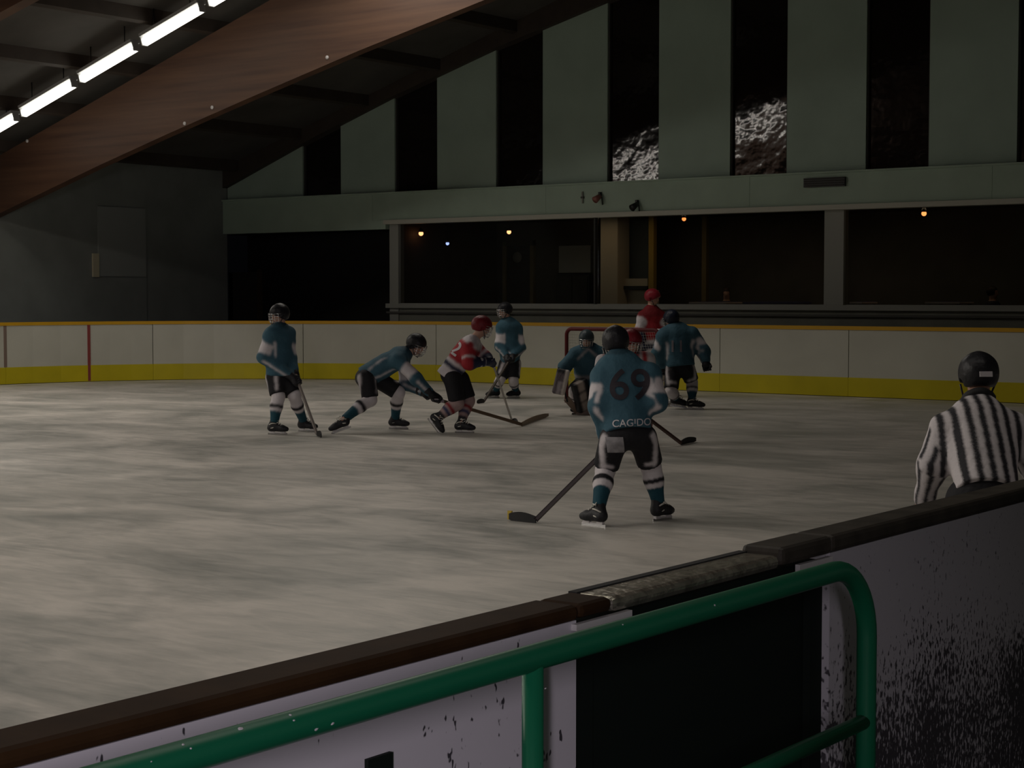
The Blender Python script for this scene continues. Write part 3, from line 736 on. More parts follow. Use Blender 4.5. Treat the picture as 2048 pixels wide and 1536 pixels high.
def decal(name, text, target, center, right, up, size, m, parent, out, off=.006, bold=.02, squash=1.):
    """flat print laid onto a garment"""
    cu = bpy.data.curves.new(name, 'FONT'); cu.body = text; cu.size = 1; cu.align_x = 'CENTER'; cu.align_y = 'CENTER'; cu.offset = bold
    tmp = bpy.data.objects.new(name, cu); COL.objects.link(tmp)
    dg = bpy.context.evaluated_depsgraph_get(); me = bpy.data.meshes.new_from_object(tmp.evaluated_get(dg))
    bpy.data.objects.remove(tmp); bpy.data.curves.remove(cu)
    bm = bmesh.new(); bm.from_mesh(me); bpy.data.meshes.remove(me)
    bmesh.ops.triangulate(bm, faces=bm.faces)
    for _ in range(3):
        es = [e for e in bm.edges if e.calc_length()*size > .03]
        if not es: break
        bmesh.ops.subdivide_edges(bm, edges=es, cuts=1); bmesh.ops.triangulate(bm, faces=bm.faces)
    tm = target.data; bv = BVHTree.FromPolygons([v.co.copy() for v in tm.vertices], [tuple(p.vertices) for p in tm.polygons])
    dead = []
    for v in bm.verts:
        p = Vector(np.array(center)+np.array(right)*v.co.x*size*squash+np.array(up)*v.co.y*size)
        hit = bv.ray_cast(p+Vector(out)*.5, -Vector(out), 1.0)
        if hit[0] is None: dead.append(v); v.co = p
        else: v.co = hit[0]+Vector(out)*off
    if dead: bmesh.ops.delete(bm, geom=dead, context='VERTS')
    return from_bm(name, bm, m, parent, False)

def helmet(parent, hd, f, u, s, colr, cage=True, sticker=False):
    s = s*1.06; r = nrm(np.cross(f, u)); A = (r, f, u)
    L = lambda x, y, z: hd+(r*x+f*y+u*z)*s
    def sd(p):
        q = (p-hd)/s; x, y, z = q@r, q@f, q@u
        d = (np.sqrt((x/.112)**2+((y+.006)/.136)**2+((z-.03)/.125)**2)-1)*.112
        d = d-.0018*np.clip(np.cos(x*70), 0, 1)*np.clip((z-.03)/.05, 0, 1)
        edge = -.055+np.clip(.62*(y+.02), 0, .11)     # lower rim, higher over the face
        cut = edge-z
        earhole = np.sqrt((y-.005)**2+(z+.02)**2)-.022
        d = np.maximum(d, cut*.8)
        d = np.maximum(d, -np.maximum(earhole, .085-np.abs(x)))
        return d*s
    lo, hi = bounds([hd], .17*s)
    def colf(V):
        return np.tile(colr, (len(V), 1))
    hm = surface('helmet', sd, lo, hi, .0105*s, M['shell'], parent, colf)
    if cage:
        bm = bmesh.new()
        for z in (-.105, -.07, -.035, 0.0, .03):
            k = 1-.25*max(0, -.05-z)/.055
            add_tube(bm, [L(.108*k*math.sin(a), .025+.118*k*math.cos(a), z) for a in np.linspace(-1.45, 1.45, 11)], .0035*s, 5)
        for a in (-1.1, -.7, -.35, 0, .35, .7, 1.1):
            add_tube(bm, [L(.108*math.sin(a)*(1-.25*max(0, -.05-z)/.055), .025+.118*math.cos(a)*(1-.25*max(0, -.05-z)/.055), z) for z in (.04, 0, -.04, -.075, -.105)], .0035*s, 5)
        from_bm('face_cage', bm, M['steel'], hm, True)
    bm = bmesh.new(); add_tube(bm, [L(.1, .02, -.03), L(.075, .055, -.1), L(0, .075, -.13), L(-.075, .055, -.1), L(-.1, .02, -.03)], .006*s, 6)
    from_bm('chin_strap', bm, M['blackmetal'], hm, True)
    if sticker:
        bm = bmesh.new()
        q = [L(-.032, -.1, .012), L(.032, -.1, .012), L(.032, -.1, -.02), L(-.032, -.1, -.02)]
        add_obox(bm, L(-.036, -.141, .002), L(.036, -.141, .002), .03*s, .006*s, u); from_bm('white_sticker', bm, M['number_white'], hm)
    return hm

def glove(parent, name, W, fd, G, a, s, cols, h=.011):
    """padded glove: cuff, palm, four curled fingers and a thumb closed round the axis a at G"""
    a = nrm(a); n = G-W; n = n-a*(n@a); n = nrm(n); b = np.cross(a, n)
    R = .034*s
    pt = lambda th, o, rr=R: G+rr*(-n*math.cos(th)+b*math.sin(th))+a*o
    chains = []
    for o in (-.048, -.016, .016, .048):
        o *= s; ln = 1-.12*abs(o/(.048*s)-.3)
        chains.append(([pt(.45, o, R*1.25), pt(1.35, o, R*1.15), pt(2.4, o), pt(3.5*ln, o)], .0165*s))
    chains.append(([pt(-.6, .055*s, R*1.3), pt(-1.5, .06*s, R*1.15), pt(-2.3, .035*s)], .018*s))
    prs = []
    for pts_, r in chains:
        for q0, q1 in zip(pts_, pts_[1:]): prs.append((q0, q1, r, r*.95))
    pal = G-n*.046*s
    prs2 = [(pal-a*.035*s, pal+a*.035*s, .034*s, .034*s), (W, pal, .038*s, .04*s)]
    cuff = (W+fd*.01*s, W-fd*.10*s, .052*s, .066*s)
    def sd(p):
        d1 = np.min([cap_sdf(p, *q) for q in prs], axis=0)
        d2 = smin([cap_sdf(p, *q) for q in prs2]+[cap_sdf(p, *cuff)], .012)
        return smin([d1, d2], .005)
    lo, hi = bounds([q for c, _ in chains for q in c]+[W-fd*.1*s, W, pal], .08*s)
    def colf(V):
        c = np.tile(cols[0], (len(V), 1)); d = bone_d(V, cuff[0], cuff[1]); t = bone_t(V, cuff[0], cuff[1])
        c[(t > .55)] = cols[1]; return c
    return surface(name, sd, lo, hi, h*s, M['leather'], parent, colf)

def skate(parent, A, knee, d, up, s, boot=BLACK):
    """A ankle, d toe direction, up boot up direction"""
    d = nrm(d); up = nrm(up-d*(up@d)); r = np.cross(d, up)
    L = lambda x, y, z: A+(d*x+r*y+up*z)*s
    leg = nrm(knee-A)
    prs = [(L(-.045, 0, -.035), L(.12, 0, -.045), .040*s, .036*s), (L(.12, 0, -.047), L(.175, 0, -.05), .038*s, .030*s), (L(-.035, 0, -.03), A+leg*.065*s-d*.012*s, .045*s, .048*s), (L(.03, 0, -.015), L(.1, 0, -.035), .04*s, .032*s)]
    def sd(p):
        x = smin([cap_sdf(p, *q) for q in prs], .015)
        return np.maximum(x, (-.083*s-(p-A)@up))
    lo, hi = bounds([q for p in prs for q in p[:2]], .06*s)
    def colf(V):
        c = np.tile(boot, (len(V), 1)); return c
    sk = surface('skate', sd, lo, hi, .0115*s, M['leather'], parent, colf)
    bm = bmesh.new()
    add_obox(bm, L(-.055, 0, -.098), L(.17, 0, -.098), .022*s, .012*s, r)
    for x in (-.03, .12): add_obox(bm, L(x-.03, 0, -.09), L(x+.035, 0, -.09), .03*s, .03*s, r)
    from_bm('blade_holder', bm, M['white_plastic'], sk)
    bm = bmesh.new()
    add_obox(bm, L(-.085, 0, -.113), L(.185, 0, -.113), .006*s, .022*s, r)
    from_bm('blade', bm, M['steel'], sk)
    bm = bmesh.new()
    for k in range(5):
        x = .105-k*.024; z = -.005+k*.016
        add_tube(bm, [L(x, -.028, z), L(x+.01, 0, z+.016), L(x-.006, .028, z+.004)], .0055*s, 5)
    add_tube(bm, [L(.0, -.03, .06), L(.06, 0, .06), L(.0, .03, .06)], .007*s, 5)
    for tl in (-.6, .6):   # laces tied round the ankle
        add_tube(bm, [L(-.012+.056*math.cos(q), .05*math.sin(q), -.005+tl*.05*math.sin(q)+.012*math.cos(q)) for q in np.linspace(0, 2*math.pi, 15)], .0075*s, 5)
    from_bm('lace', bm, M['lace'], sk, True)
    return sk

def person(label, D, J, s, front, feet, team, head=(None, 0), fine=1., grips=None, cage=True, jersey_col=None, helmet_col=None, h=.017, number=None, bare=False, thick=1.):
    """J: joints as (px, py, depth offset); feet: {'L': (px, py ground, heading, pitch)}"""
    P = {k: at(v[0], v[1], D+v[2]) for k, v in J.items()}
    fr = nrm(heading(front))
    gl = [onz(*feet[k][:2]) for k in 'LR']
    root = empty('person', tuple((gl[0]+gl[1])/2)); tag(root, label, 'person')
    T = team; spine = nrm(P['nek']-P['pel']); shax = nrm(P['shR']-P['shL']); nf = nrm(np.cross(shax, spine))
    if nf@fr < 0: nf = -nf
    # ankles
    AN = {}; FD = {}; FU = {}
    for k in 'LR':
        fx, fy, hdg, pit = feet[k]; g = onz(fx, fy); d = heading(hdg); a = math.radians(pit)
        d2 = d*math.cos(a)-ZZ*math.sin(a); u2 = ZZ*math.cos(a)+d*math.sin(a)
        lift = abs(math.sin(a))*.16*s
        AN[k] = g+u2*.124*s+ZZ*(lift if a > 0 else 0); FD[k] = d2; FU[k] = u2
    # head frame
    hf = nrm(heading(head[0] if head[0] is not None else front)); a = math.radians(head[1])
    hF = hf*math.cos(a)-ZZ*math.sin(a); hU = ZZ*math.cos(a)+hf*math.sin(a); hR = nrm(np.cross(hF, hU)); hd = P['hd']
    HL = lambda x, y, z: hd+(hR*x+hF*y+hU*z)*s
    hands = {}
    for k in 'LR':
        fd = nrm(P['wr'+k]-P['el'+k])
        if grips and k in grips:
            a0, b0 = grips[k]; ax = nrm(b0-a0); t = max(0, min(np.linalg.norm(b0-a0), (P['wr'+k]+fd*.08*s-a0)@ax)); G = a0+ax*t
            W = G-nrm(G-P['el'+k])*.085*s; P['wr'+k] = W; fd = nrm(W-P['el'+k])
        else: ax = nrm(np.cross(fd, nf)); W = P['wr'+k]; G = W+fd*.085*s
        hands[k] = (W, fd, G, ax)
    # body: one continuous figure under the clothes
    bones = [(P['pel'], P['nek']-spine*.12*s, .115*s, .125*s), (P['nek']-spine*.1*s, P['nek'], .11*s, .06*s), (P['nek'], HL(0, -.015, -.07), .056*s, .054*s), (P['shL'], P['shR'], .06*s, .06*s)]
    for k in 'LR':
        bones += [(P['sh'+k], P['el'+k], .05*s, .042*s), (P['el'+k], P['wr'+k], .042*s, .03*s), (P['hi'+k], P['kn'+k], .085*s, .055*s), (P['kn'+k], AN[k], .055*s, .038*s), (P['wr'+k], hands[k][2]-nrm(hands[k][2]-P['wr'+k])*.03*s, .03*s, .025*s), (AN[k]-FU[k]*.04*s, AN[k]+FD[k]*.1*s-FU[k]*.05*s, .03*s, .024*s)]
    fing = []
    if bare:
        for k in 'LR':
            W, fd, G, ax = hands[k]; n_ = nf
            for o in (-.03, -.01, .01, .03): fing.append((G-fd*.02*s+ax*o*s, G+fd*(.05-abs(o-.005)*.5)*s+ax*o*1.3*s, .010*s, .008*s))
            fing.append((W+fd*.03*s+ax*.03*s, W+fd*.09*s+ax*.065*s, .011*s, .009*s))
    def body_sd(p):
        d = [cap_sdf(p, *b) for b in bones]
        x = smin(d, .02)
        cran = ell_sdf(p, HL(0, -.008, .03), (hR, hF, hU), (.076*s, .097*s, .092*s))
        jaw = ell_sdf(p, HL(0, .028, -.052), (hR, hF, hU), (.056*s, .064*s, .066*s))
        brow = cap_sdf(p, HL(-.035, .078, .026), HL(.035, .078, .026), .014*s, .014*s)
        nose = cap_sdf(p, HL(0, .092, .012), HL(0, .108, -.024), .010*s, .016*s)
        lips = cap_sdf(p, HL(-.018, .084, -.06), HL(.018, .084, -.06), .011*s, .011*s)
        ears = np.minimum(ell_sdf(p, HL(.078, -.005, -.005), (hR, hF, hU), (.012*s, .022*s, .034*s)), ell_sdf(p, HL(-.078, -.005, -.005), (hR, hF, hU), (.012*s, .022*s, .034*s)))
        hx = smin([cran, jaw, brow, nose, lips], .008)
        for sx in (-1, 1): hx = np.maximum(hx, -(np.linalg.norm(p-HL(.032*sx, .1, .006), axis=1)-.016*s))
        hx = np.minimum(hx, ears)
        x = smin([x, hx], .012)
        for fg in fing: x = smin([x, cap_sdf(p, *fg)], .006)
        return x
    allp = list(P.values())+list(AN.values())+[HL(0, 0, .13), HL(0, .13, -.05)]+[hands[k][2] for k in 'LR']
    lo, hi = bounds(allp, .13*s); lo[2] = max(lo[2], .03)
    def body_col(V):
        c = np.tile(T.get('skin', SKIN), (len(V), 1)); q = (V-hd)/s; x, y, z = q@hR, q@hF, q@hU
        hm_ = (np.linalg.norm(q, axis=1) < .19) & ((z > .075) | ((y < -.02) & (z > -.045))) & (z > -.06); c[hm_] = T.get('hair', HAIR)
        for sx in (-1, 1):
            e = np.linalg.norm(np.stack([x-.032*sx, y-.088, z-.006], 1), axis=1) < .016; c[e] = (.03, .02, .02)
            e = (np.abs(x-.032*sx) < .02) & (np.abs(z-.032) < .007) & (y > .06); c[e] = HAIR
        e = (np.abs(x) < .022) & (np.abs(z+.06) < .006) & (y > .06); c[e] = (.25, .09, .08)
        return c
    surface('body', body_sd, lo, hi, (.016 if not bare else .0135)*s, M['skin'], root, body_col)
    # jersey
    tk = thick
    hem = P['pel']-spine*T.get('hem', .07)*s
    jb = [(P['pel']-spine*.12*s, P['pel']+spine*.25*s, .182*s*tk, .175*s*tk), (P['pel']+spine*.2*s, P['nek']-spine*.13*s, .17*s*tk, .185*s*tk)]
    def jersey_sd(p):
        d = [cap_sdf(p, *jb[0], flat=(nf, 1.2)), cap_sdf(p, *jb[1], flat=(nf, 1.36))]
        d.append(cap_sdf(p, P['shL']*.93+P['shR']*.07-spine*.01*s, P['shR']*.93+P['shL']*.07-spine*.01*s, .088*s*tk, .088*s*tk))
        d.append(cap_sdf(p, P['nek']-spine*.1*s, P['nek']-spine*.015*s, .13*s, .085*s, flat=(nf, 1.15)))
        for k in 'LR':
            d.append(cap_sdf(p, P['sh'+k], P['el'+k], .088*s*tk, .076*s*tk)); d.append(cap_sdf(p, P['el'+k], P['wr'+k]-hands[k][1]*.05*s, .076*s*tk, .062*s*tk))
        x = smin(d, .028)
        w_ = np.sin(p[:, 0]*31+p[:, 2]*17)*np.sin(p[:, 1]*27-p[:, 2]*23+1)+.6*np.sin(p@np.array([13, 17, 41.])+2)
        x = x+.0035*w_*s
        return np.maximum(x, -((p-hem)@spine)) if not T.get('nohem') else x
    lo, hi = bounds([P[k] for k in ('pel', 'nek', 'shL', 'shR', 'elL', 'elR', 'wrL', 'wrR')], .2*s)
    jo = surface('jersey', jersey_sd, lo, hi, h*s*fine, M['cloth'], root, lambda V: jersey_col(V, P, s, spine, shax, nf))
    bm = bmesh.new(); nb_ = P['nek']+spine*T.get('ch', .025)*s
    add_tube(bm, [nb_+(shax*math.cos(t)*.08+nf*math.sin(t)*.074)*s-spine*.012*s*math.sin(t) for t in np.linspace(0, 2*math.pi, 17)], T.get('cr', .017)*s, 8)
    from_bm('collar', bm, T['collar'], jo, True)
    # pants
    pb = [(P['pel']+spine*.04*s, P['pel']-spine*.04*s, .13*s, .148*s)]
    def pants_sd(p):
        d = [cap_sdf(p, *b, flat=(nf, 1.2)) for b in pb]
        for k in 'LR':
            kk = P['hi'+k]+(P['kn'+k]-P['hi'+k])*.84
            d.append(cap_sdf(p, P['hi'+k]+(kk-P['hi'+k])*.12, kk, .118*s*T.get('pw', 1), .112*s*T.get('pw', 1)))
        x = smin(d, .03)
        for k in 'LR':
            t = bone_t(p, P['hi'+k], P['kn'+k]); far = bone_d(p, P['hi'+k], P['kn'+k]) < .2*s
            other = 'R' if k == 'L' else 'L'
            near = bone_d(p, P['hi'+k], P['kn'+k]) <= bone_d(p, P['hi'+other], P['kn'+other])
            x = np.where(near, np.maximum(x, (t-.9)*.42*s), x)
        return x
    lo, hi = bounds([P[k] for k in ('pel', 'hiL', 'hiR', 'knL', 'knR')]+[pb[0][0]], .18*s)
    def pants_col(V):
        c = np.tile(T['pants'], (len(V), 1))
        if 'pstripe' in T:
            for k, sg_ in (('L', -1), ('R', 1)):
                other = 'R' if k == 'L' else 'L'
                near = bone_d(V, P['hi'+k], P['kn'+k]) < bone_d(V, P['hi'+other], P['kn'+other])
                t = bone_t(V, P['hi'+k], P['kn'+k]); ax_ = nrm(P['kn'+k]-P['hi'+k]); q = V-P['hi'+k]; q = q-(q@ax_)[:, None]*ax_
                ang = np.arctan2(q@nf, (q@shax)*sg_)
                m_ = near & (np.abs(ang+.55+.9*np.clip(t-.25, 0, 1)) < .22) & (t > -.1) & (t < .82)
                m_ |= near & (t > .66) & (t < .76) & (ang > -2.2) & (ang < -.9)
                m_ |= near & (np.abs(ang-.95+.3*t) < .2) & (t > -.1) & (t < .78)
                c[m_] = T['pstripe']
        return c
    po = surface('pants', pants_sd, lo, hi, h*s*fine, M['cloth'], root, pants_col)
    # socks
    for k in 'LR':
        top = P['kn'+k]+(P['hi'+k]-P['kn'+k])*.2; kn = P['kn'+k]; an = AN[k]; ax_ = nrm(an-kn)
        mid = kn+(an-kn)*.35+(-nrm(np.cross(np.cross(ax_, nf), ax_)))*.012*s
        sw = T.get('sw', 1)
        prs = [(top, kn, .082*s*sw, .078*s*sw), (kn, mid, .078*s*sw, .076*s*sw), (mid, kn+(an-kn)*.9, .076*s*sw, .056*s*sw)]
        def sock_sd(p):
            x = smin([cap_sdf(p, *b) for b in prs], .02)
            return np.maximum(x, (bone_t(p, kn, an)-.92)*.4*s)
        lo, hi = bounds([top, kn, mid, an], .1*s)
        def sock_col(V):
            t = bone_t(V, kn, an); c = np.tile(T['sock'][0], (len(V), 1))
            for a_, b_, cc in T['sock'][1]: c[(t > a_) & (t <= b_)] = cc
            return c
        surface('sock', sock_sd, lo, hi, .0135*s*fine, M['cloth'], root, sock_col)
        skate(root, AN[k], kn, FD[k], FU[k], s)
        if not bare: glove(root, 'glove', *hands[k], s, T['glove'])
    if helmet_col is not None: helmet(root, hd, hF, hU, s, np.array(helmet_col), cage, T.get('sticker', False))
    return dict(root=root, jersey=jo, pants=po, P=P, AN=AN, spine=spine, shax=shax, nf=nf, s=s)

def jersey_teal(V, P, s, spine, shax, nf):
    c = np.tile(TEAL, (len(V), 1))
    dt = bone_d(V, P['pel'], P['nek'])
    q = V-P['pel']; lat = (q@shax)/s; t = bone_t(V, P['pel'], P['nek'])
    for k, sg in (('L', -1), ('R', 1)):
        du = bone_d(V, P['sh'+k], P['el'+k]); df = bone_d(V, P['el'+k], P['wr'+k]); tu = bone_t(V, P['sh'+k], P['el'+k]); tf = bone_t(V, P['el'+k], P['wr'+k])
        arm = (np.minimum(du, df) < .105*s) & (np.minimum(du, df) < dt*.75)
        ax_ = nrm(P['el'+k]-P['sh'+k]); r = V-P['sh'+k]; r = r-(r@ax_)[:, None]*ax_
        back = -(r@nf)/s
        up = arm & (du < df)
        c[up & (tu > .28+.35*np.clip(.05-back, 0, .1)*4) & (tu < .86)] = WHITE
        lo_ = arm & (df <= du)
        ax2 = nrm(P['wr'+k]-P['el'+k]); r2 = V-P['el'+k]; r2 = r2-(r2@ax2)[:, None]*ax2
        an = np.arctan2(r2@nrm(np.cross(ax2, shax)), r2@shax)
        c[lo_ & (tf > .05) & (np.abs(np.cos(an*1.0)) > .975)] = WHITE
        # flank piping
        ang = np.arctan2(-(q@nf)/s, lat*sg)
        c[(~arm) & (np.abs(ang-(.24+.34*np.sin(t*3.2))) < .06) & (t > .08) & (t < .58)] = WHITE
        c[(~arm) & (np.abs(ang+(.35+.3*np.sin(t*3.2))) < .08) & (t > .02) & (t < .66)] = WHITE
    c[(t > .96) & (dt < .13*s)] = TEAL*.6
    return c
def jersey_red(V, P, s, spine, shax, nf):
    c = np.tile(RED, (len(V), 1)); t = bone_t(V, P['pel'], P['nek']); dt = bone_d(V, P['pel'], P['nek'])
    arm_any = np.zeros(len(V), bool)
    for k in 'LR':
        du = bone_d(V, P['sh'+k], P['el'+k]); df = bone_d(V, P['el'+k], P['wr'+k]); tf = bone_t(V, P['el'+k], P['wr'+k]); tu = bone_t(V, P['sh'+k], P['el'+k])
        arm = (np.minimum(du, df) < .10*s) & (np.minimum(du, df) < dt*.7); arm_any |= arm
        lo_ = arm & (df < du)
        c[lo_ & (tf > .05)] = NAVY; c[lo_ & (tf > .88)] = WHITE
        c[arm & (du <= df) & (tu > .62) & (tu < .76)] = WHITE
    tor = ~arm_any
    c[tor & (t > .86)] = WHITE
    c[tor & (t < .26) & (t > .16)] = WHITE; c[tor & (t <= .16) & (t > .03)] = NAVY; c[tor & (t <= .03)] = WHITE
    return c
def jersey_red_back(V, P, s, spine, shax, nf):
    c = jersey_red(V, P, s, spine, shax, nf)
    # checked shoulder yoke
    t = bone_t(V, P['pel'], P['nek']); lat = ((V-P['nek'])@shax)/s
    yk = (t > .74); c[yk] = WHITE; c[yk & (np.abs(np.abs(lat)-.13) < .035)] = RED; c[yk & (np.abs(np.abs(lat)-.225) < .03)] = RED
    return c
def jersey_red_shoulder(V, P, s, spine, shax, nf):
    c = jersey_red(V, P, s, spine, shax, nf); t = bone_t(V, P['pel'], P['nek']); c[(t > .8)] = RED*.5
    for k in 'LR': c[(np.linalg.norm(V-(P['sh'+k]*.7+P['el'+k]*.3), axis=1) < .125*s)] = WHITE
    return c
def jersey_ref(V, P, s, spine, shax, nf):
    c = np.tile(BLACK*1.6, (len(V), 1)); dt = bone_d(V, P['pel'], P['nek'])
    lat = ((V-P['nek'])@shax)/s
    w_ = .074
    c[((lat/w_+.25) % 1) < .50] = WHITE
    for k in 'LR':
        du = bone_d(V, P['sh'+k], P['el'+k]); df = bone_d(V, P['el'+k], P['wr'+k])
        arm = (np.minimum(du, df) < .10*s) & (np.minimum(du, df) < dt*.62)
        for msk, a, b in ((arm & (du <= df), P['sh'+k], P['el'+k]), (arm & (df < du), P['el'+k], P['wr'+k])):
            ax_ = nrm(b-a); r = V-a; r = r-(r@ax_)[:, None]*ax_; u_ = nrm(np.cross(ax_, nf)); an = np.arctan2(r@u_, r@nrm(np.cross(u_, ax_)))
            cc = np.where((((an/(2*math.pi))*7.0+.2) % 1)[:, None] < .6, WHITE, BLACK*2.0); c[msk] = cc[msk]
    return c

HOCKEY_SOCK = (WHITE, [(.30, .41, BLACK), (.53, 2, DTEAL)])
TEAL_TEAM = dict(pants=BLACK, pstripe=WHITE*.9, sock=HOCKEY_SOCK, glove=(BLACK, BLACK*1.5), collar=mat('black_collar', (.02, .02, .022), .8))
RED_TEAM = dict(pants=BLACK, hem=.13, sock=(np.array((.42, .30, .29)), [(.3, .42, RED*.8), (.5, .62, NAVY*2), (.75, 2, BLACK*2)]), glove=(NAVY*.8, WHITE*.8), collar=mat('white_collar', (.5, .47, .47), .8))

# ---- sticks
def stick(label, butt, heel, toe, wood=(.10, .07, .05), blade_m=None, tip=None, lift=0.):
    """shaft butt>heel, blade heel>toe along the ice"""
    heel = np.array(heel, float); toe = np.array(toe, float); butt = np.array(butt, float)
    o = empty('hockey_stick', tuple(heel)); tag(o, label, 'hockey stick')
    sm = mat('stick_shaft', wood, .45); bmn = blade_m or M['black_tape']
    bd = nrm(toe-heel); side = nrm(np.cross(bd, ZZ))
    top = heel+ZZ*.03
    obox('shaft', butt, top, .022, .030, side, sm, o, .005)
    # curved blade
    bm = bmesh.new(); L = np.linalg.norm(toe-heel); n = 8; prev = None
    for k in range(n+1):
        t = k/n; c = heel+bd*(L*t)+side*.035*t*t; hh = (.055+.02*math.sin(math.pi*min(1, t*1.1)))*(1 if k < n else .75)
        q = [bm.verts.new(Vector(c+side*e+ZZ*z)) for e, z in ((-.006, .004+.01*(t > .95)), (.006, .004+.01*(t > .95)), (.006, hh+.012*t), (-.006, hh+.012*t))]
        if prev:
            for i in range(4): bm.faces.new((prev[i], prev[(i+1) % 4], q[(i+1) % 4], q[i]))
        else: bm.faces.new(q)
        prev = q
    bm.faces.new(prev[::-1]); bmesh.ops.recalc_face_normals(bm, faces=bm.faces)
    bl = from_bm('blade', bm, bmn, o)
    if tip is not None:
        c = toe+side*.035; obox('blade_tip', c-bd*.035+ZZ*.045, c+bd*.004+ZZ*.045, .016, .07, side, tip, o)
    sd_ = nrm(top-butt); obox('grip_tape', butt, butt+sd_*.16, .026, .034, side, M['number_white'], o, .005)
    return o

# ---- 6: nearest player, seen from behind
D6 = depth((onz(1192, 1053)+onz(1316, 1041))/2)
heel6 = onz(1072, 1047); toe6 = onz(1012, 1042); sb6 = at(1290, 822, D6+.34)
g6 = (sb6, heel6+ZZ*.03)
J6 = dict(pel=(1254, 852, .0), nek=(1237, 717, .20), hd=(1231, 688, .25), shL=(1205, 758, .12), shR=(1300, 751, .12), elL=(1200, 812, .02), elR=(1312, 803, .02), wrL=(1206, 868, .14), wrR=(1300, 838, .28),
          hiL=(1228, 872, 0), hiR=(1285, 870, 0), knL=(1211, 938, .16), knR=(1301, 931, .16))
t6 = dict(TEAL_TEAM); t6['collar'] = mat('cream_collar', (.50, .44, .28), .8); t6['hem'] = .055; t6['ch'] = .03; t6['cr'] = .02
p6 = person('teal jersey player number 69 seen from behind, standing nearest on the ice', D6, J6, .93, 90, {'L': (1196, 1053, 135, 0), 'R': (1318, 1041, 48, 0)}, t6, head=(92, 8), fine=.72, grips={'L': g6, 'R': g6}, jersey_col=jersey_teal, helmet_col=BLACK, thick=1.1)
stick('dark hockey stick with black blade and yellow tip of the nearest player', sb6-nrm(g6[1]-sb6)*.1, heel6, toe6, (.05, .035, .04), tip=mat('yellow_tip', (.5, .36, .05), .5))
bu = nrm(p6['spine']); br = nrm(RT); bo = -nrm(np.cross(bu, br)*-1)
bo = nrm(-FW)
c6 = at(1259, 772, D6); decal('back_number', '69', p6['jersey'], c6, br, ZZ, .34, M['number_dark'], p6['jersey'], bo, .007, .012, 1.0)
c6 = at(1268, 845, D6); decal('hem_lettering', 'CAGIDOR', p6['jersey'], c6, nrm(br+ZZ*.05), ZZ, .08, M['number_white'], p6['jersey'], bo, .006, .008, 1.0)
c6 = at(1229, 889, D6)
bm = bmesh.new()
tm = p6['pants'].data; bv = BVHTree.FromPolygons([v.co.copy() for v in tm.vertices], [tuple(p.vertices) for p in tm.polygons])
vsg = {}
for i in range(7):
    for j in range(7):
        p = c6+br*(i/6-.5)*.145*.95+ZZ*(j/6-.5)*.125+br*(j/6-.5)*-.02
        hit = bv.ray_cast(Vector(p+bo*.5), -Vector(bo), 1.)
        vsg[i, j] = bm.verts.new(hit[0]+Vector(bo)*.006 if hit[0] else Vector(p))
for i in range(6):
    for j in range(6): bm.faces.new((vsg[i, j], vsg[i+1, j], vsg[i+1, j+1], vsg[i, j+1]))
from_bm('seat_patch', bm, mat('grey_patch', (.36, .35, .37), .7, noise=(14, .45, 3)), p6['pants'])

# ---- 1: left standing player
D1 = depth((onz(552, 870)+onz(612, 864))/2)
b1 = at(588, 742, D1-.05); h1 = onz(634, 872); tt1 = onz(648, 876)
g1 = (b1, h1+ZZ*.03)
J1 = dict(pel=(557, 742, 0), nek=(559, 654, 0), hd=(559, 631, 0), shL=(541, 671, -.13), shR=(577, 668, .13), elL=(527, 714, -.16), elR=(580, 718, .1), wrL=(575, 752, -.18), wrR=(592, 748, -.02),
          hiL=(549, 752, -.03), hiR=(566, 752, .05), knL=(557, 793, -.1), knR=(589, 791, -.02))
person('upright teal jersey player furthest left, stick blade on the ice', D1, J1, .98, -35, {'L': (548, 869, -12, 0), 'R': (608, 863, -18, 0)}, TEAL_TEAM, head=(-140, 5), grips={'L': g1, 'R': g1}, jersey_col=jersey_teal, helmet_col=BLACK, fine=1.0)
stick('hockey stick of the upright player furthest left', b1, h1, tt1, (.25, .22, .2))

# ---- 2: bending teal player
D2 = depth((onz(690, 867)+onz(795, 858))/2)
b2 = at(868, 797, D2-.2); h2 = onz(1043, 853)+ZZ*.0; tt2 = onz(1092, 834)
g2 = (b2, h2+ZZ*.03)
J2 = dict(pel=(737, 750, 0), nek=(813, 706, -.02), hd=(832, 691, -.03), shL=(797, 722, -.2), shR=(806, 716, .19), elL=(832, 757, -.26), elR=(812, 768, .2), wrL=(866, 789, -.2), wrR=(850, 786, .0),
          hiL=(733, 752, -.1), hiR=(752, 756, .1), knL=(741, 800, -.12), knR=(797, 785, .1))
person('teal jersey player bent far forward reaching with his stick', D2, J2, 1.0, -8, {'L': (690, 867, -165, 18), 'R': (790, 858, -10, 0)}, TEAL_TEAM, head=(-25, 22), grips={'L': g2}, jersey_col=jersey_teal, helmet_col=BLACK)
stick('long tan hockey stick reaching past the red player\'s skates', b2, h2, tt2, (.16, .11, .07), mat('tan_blade', (.22, .15, .09), .5))

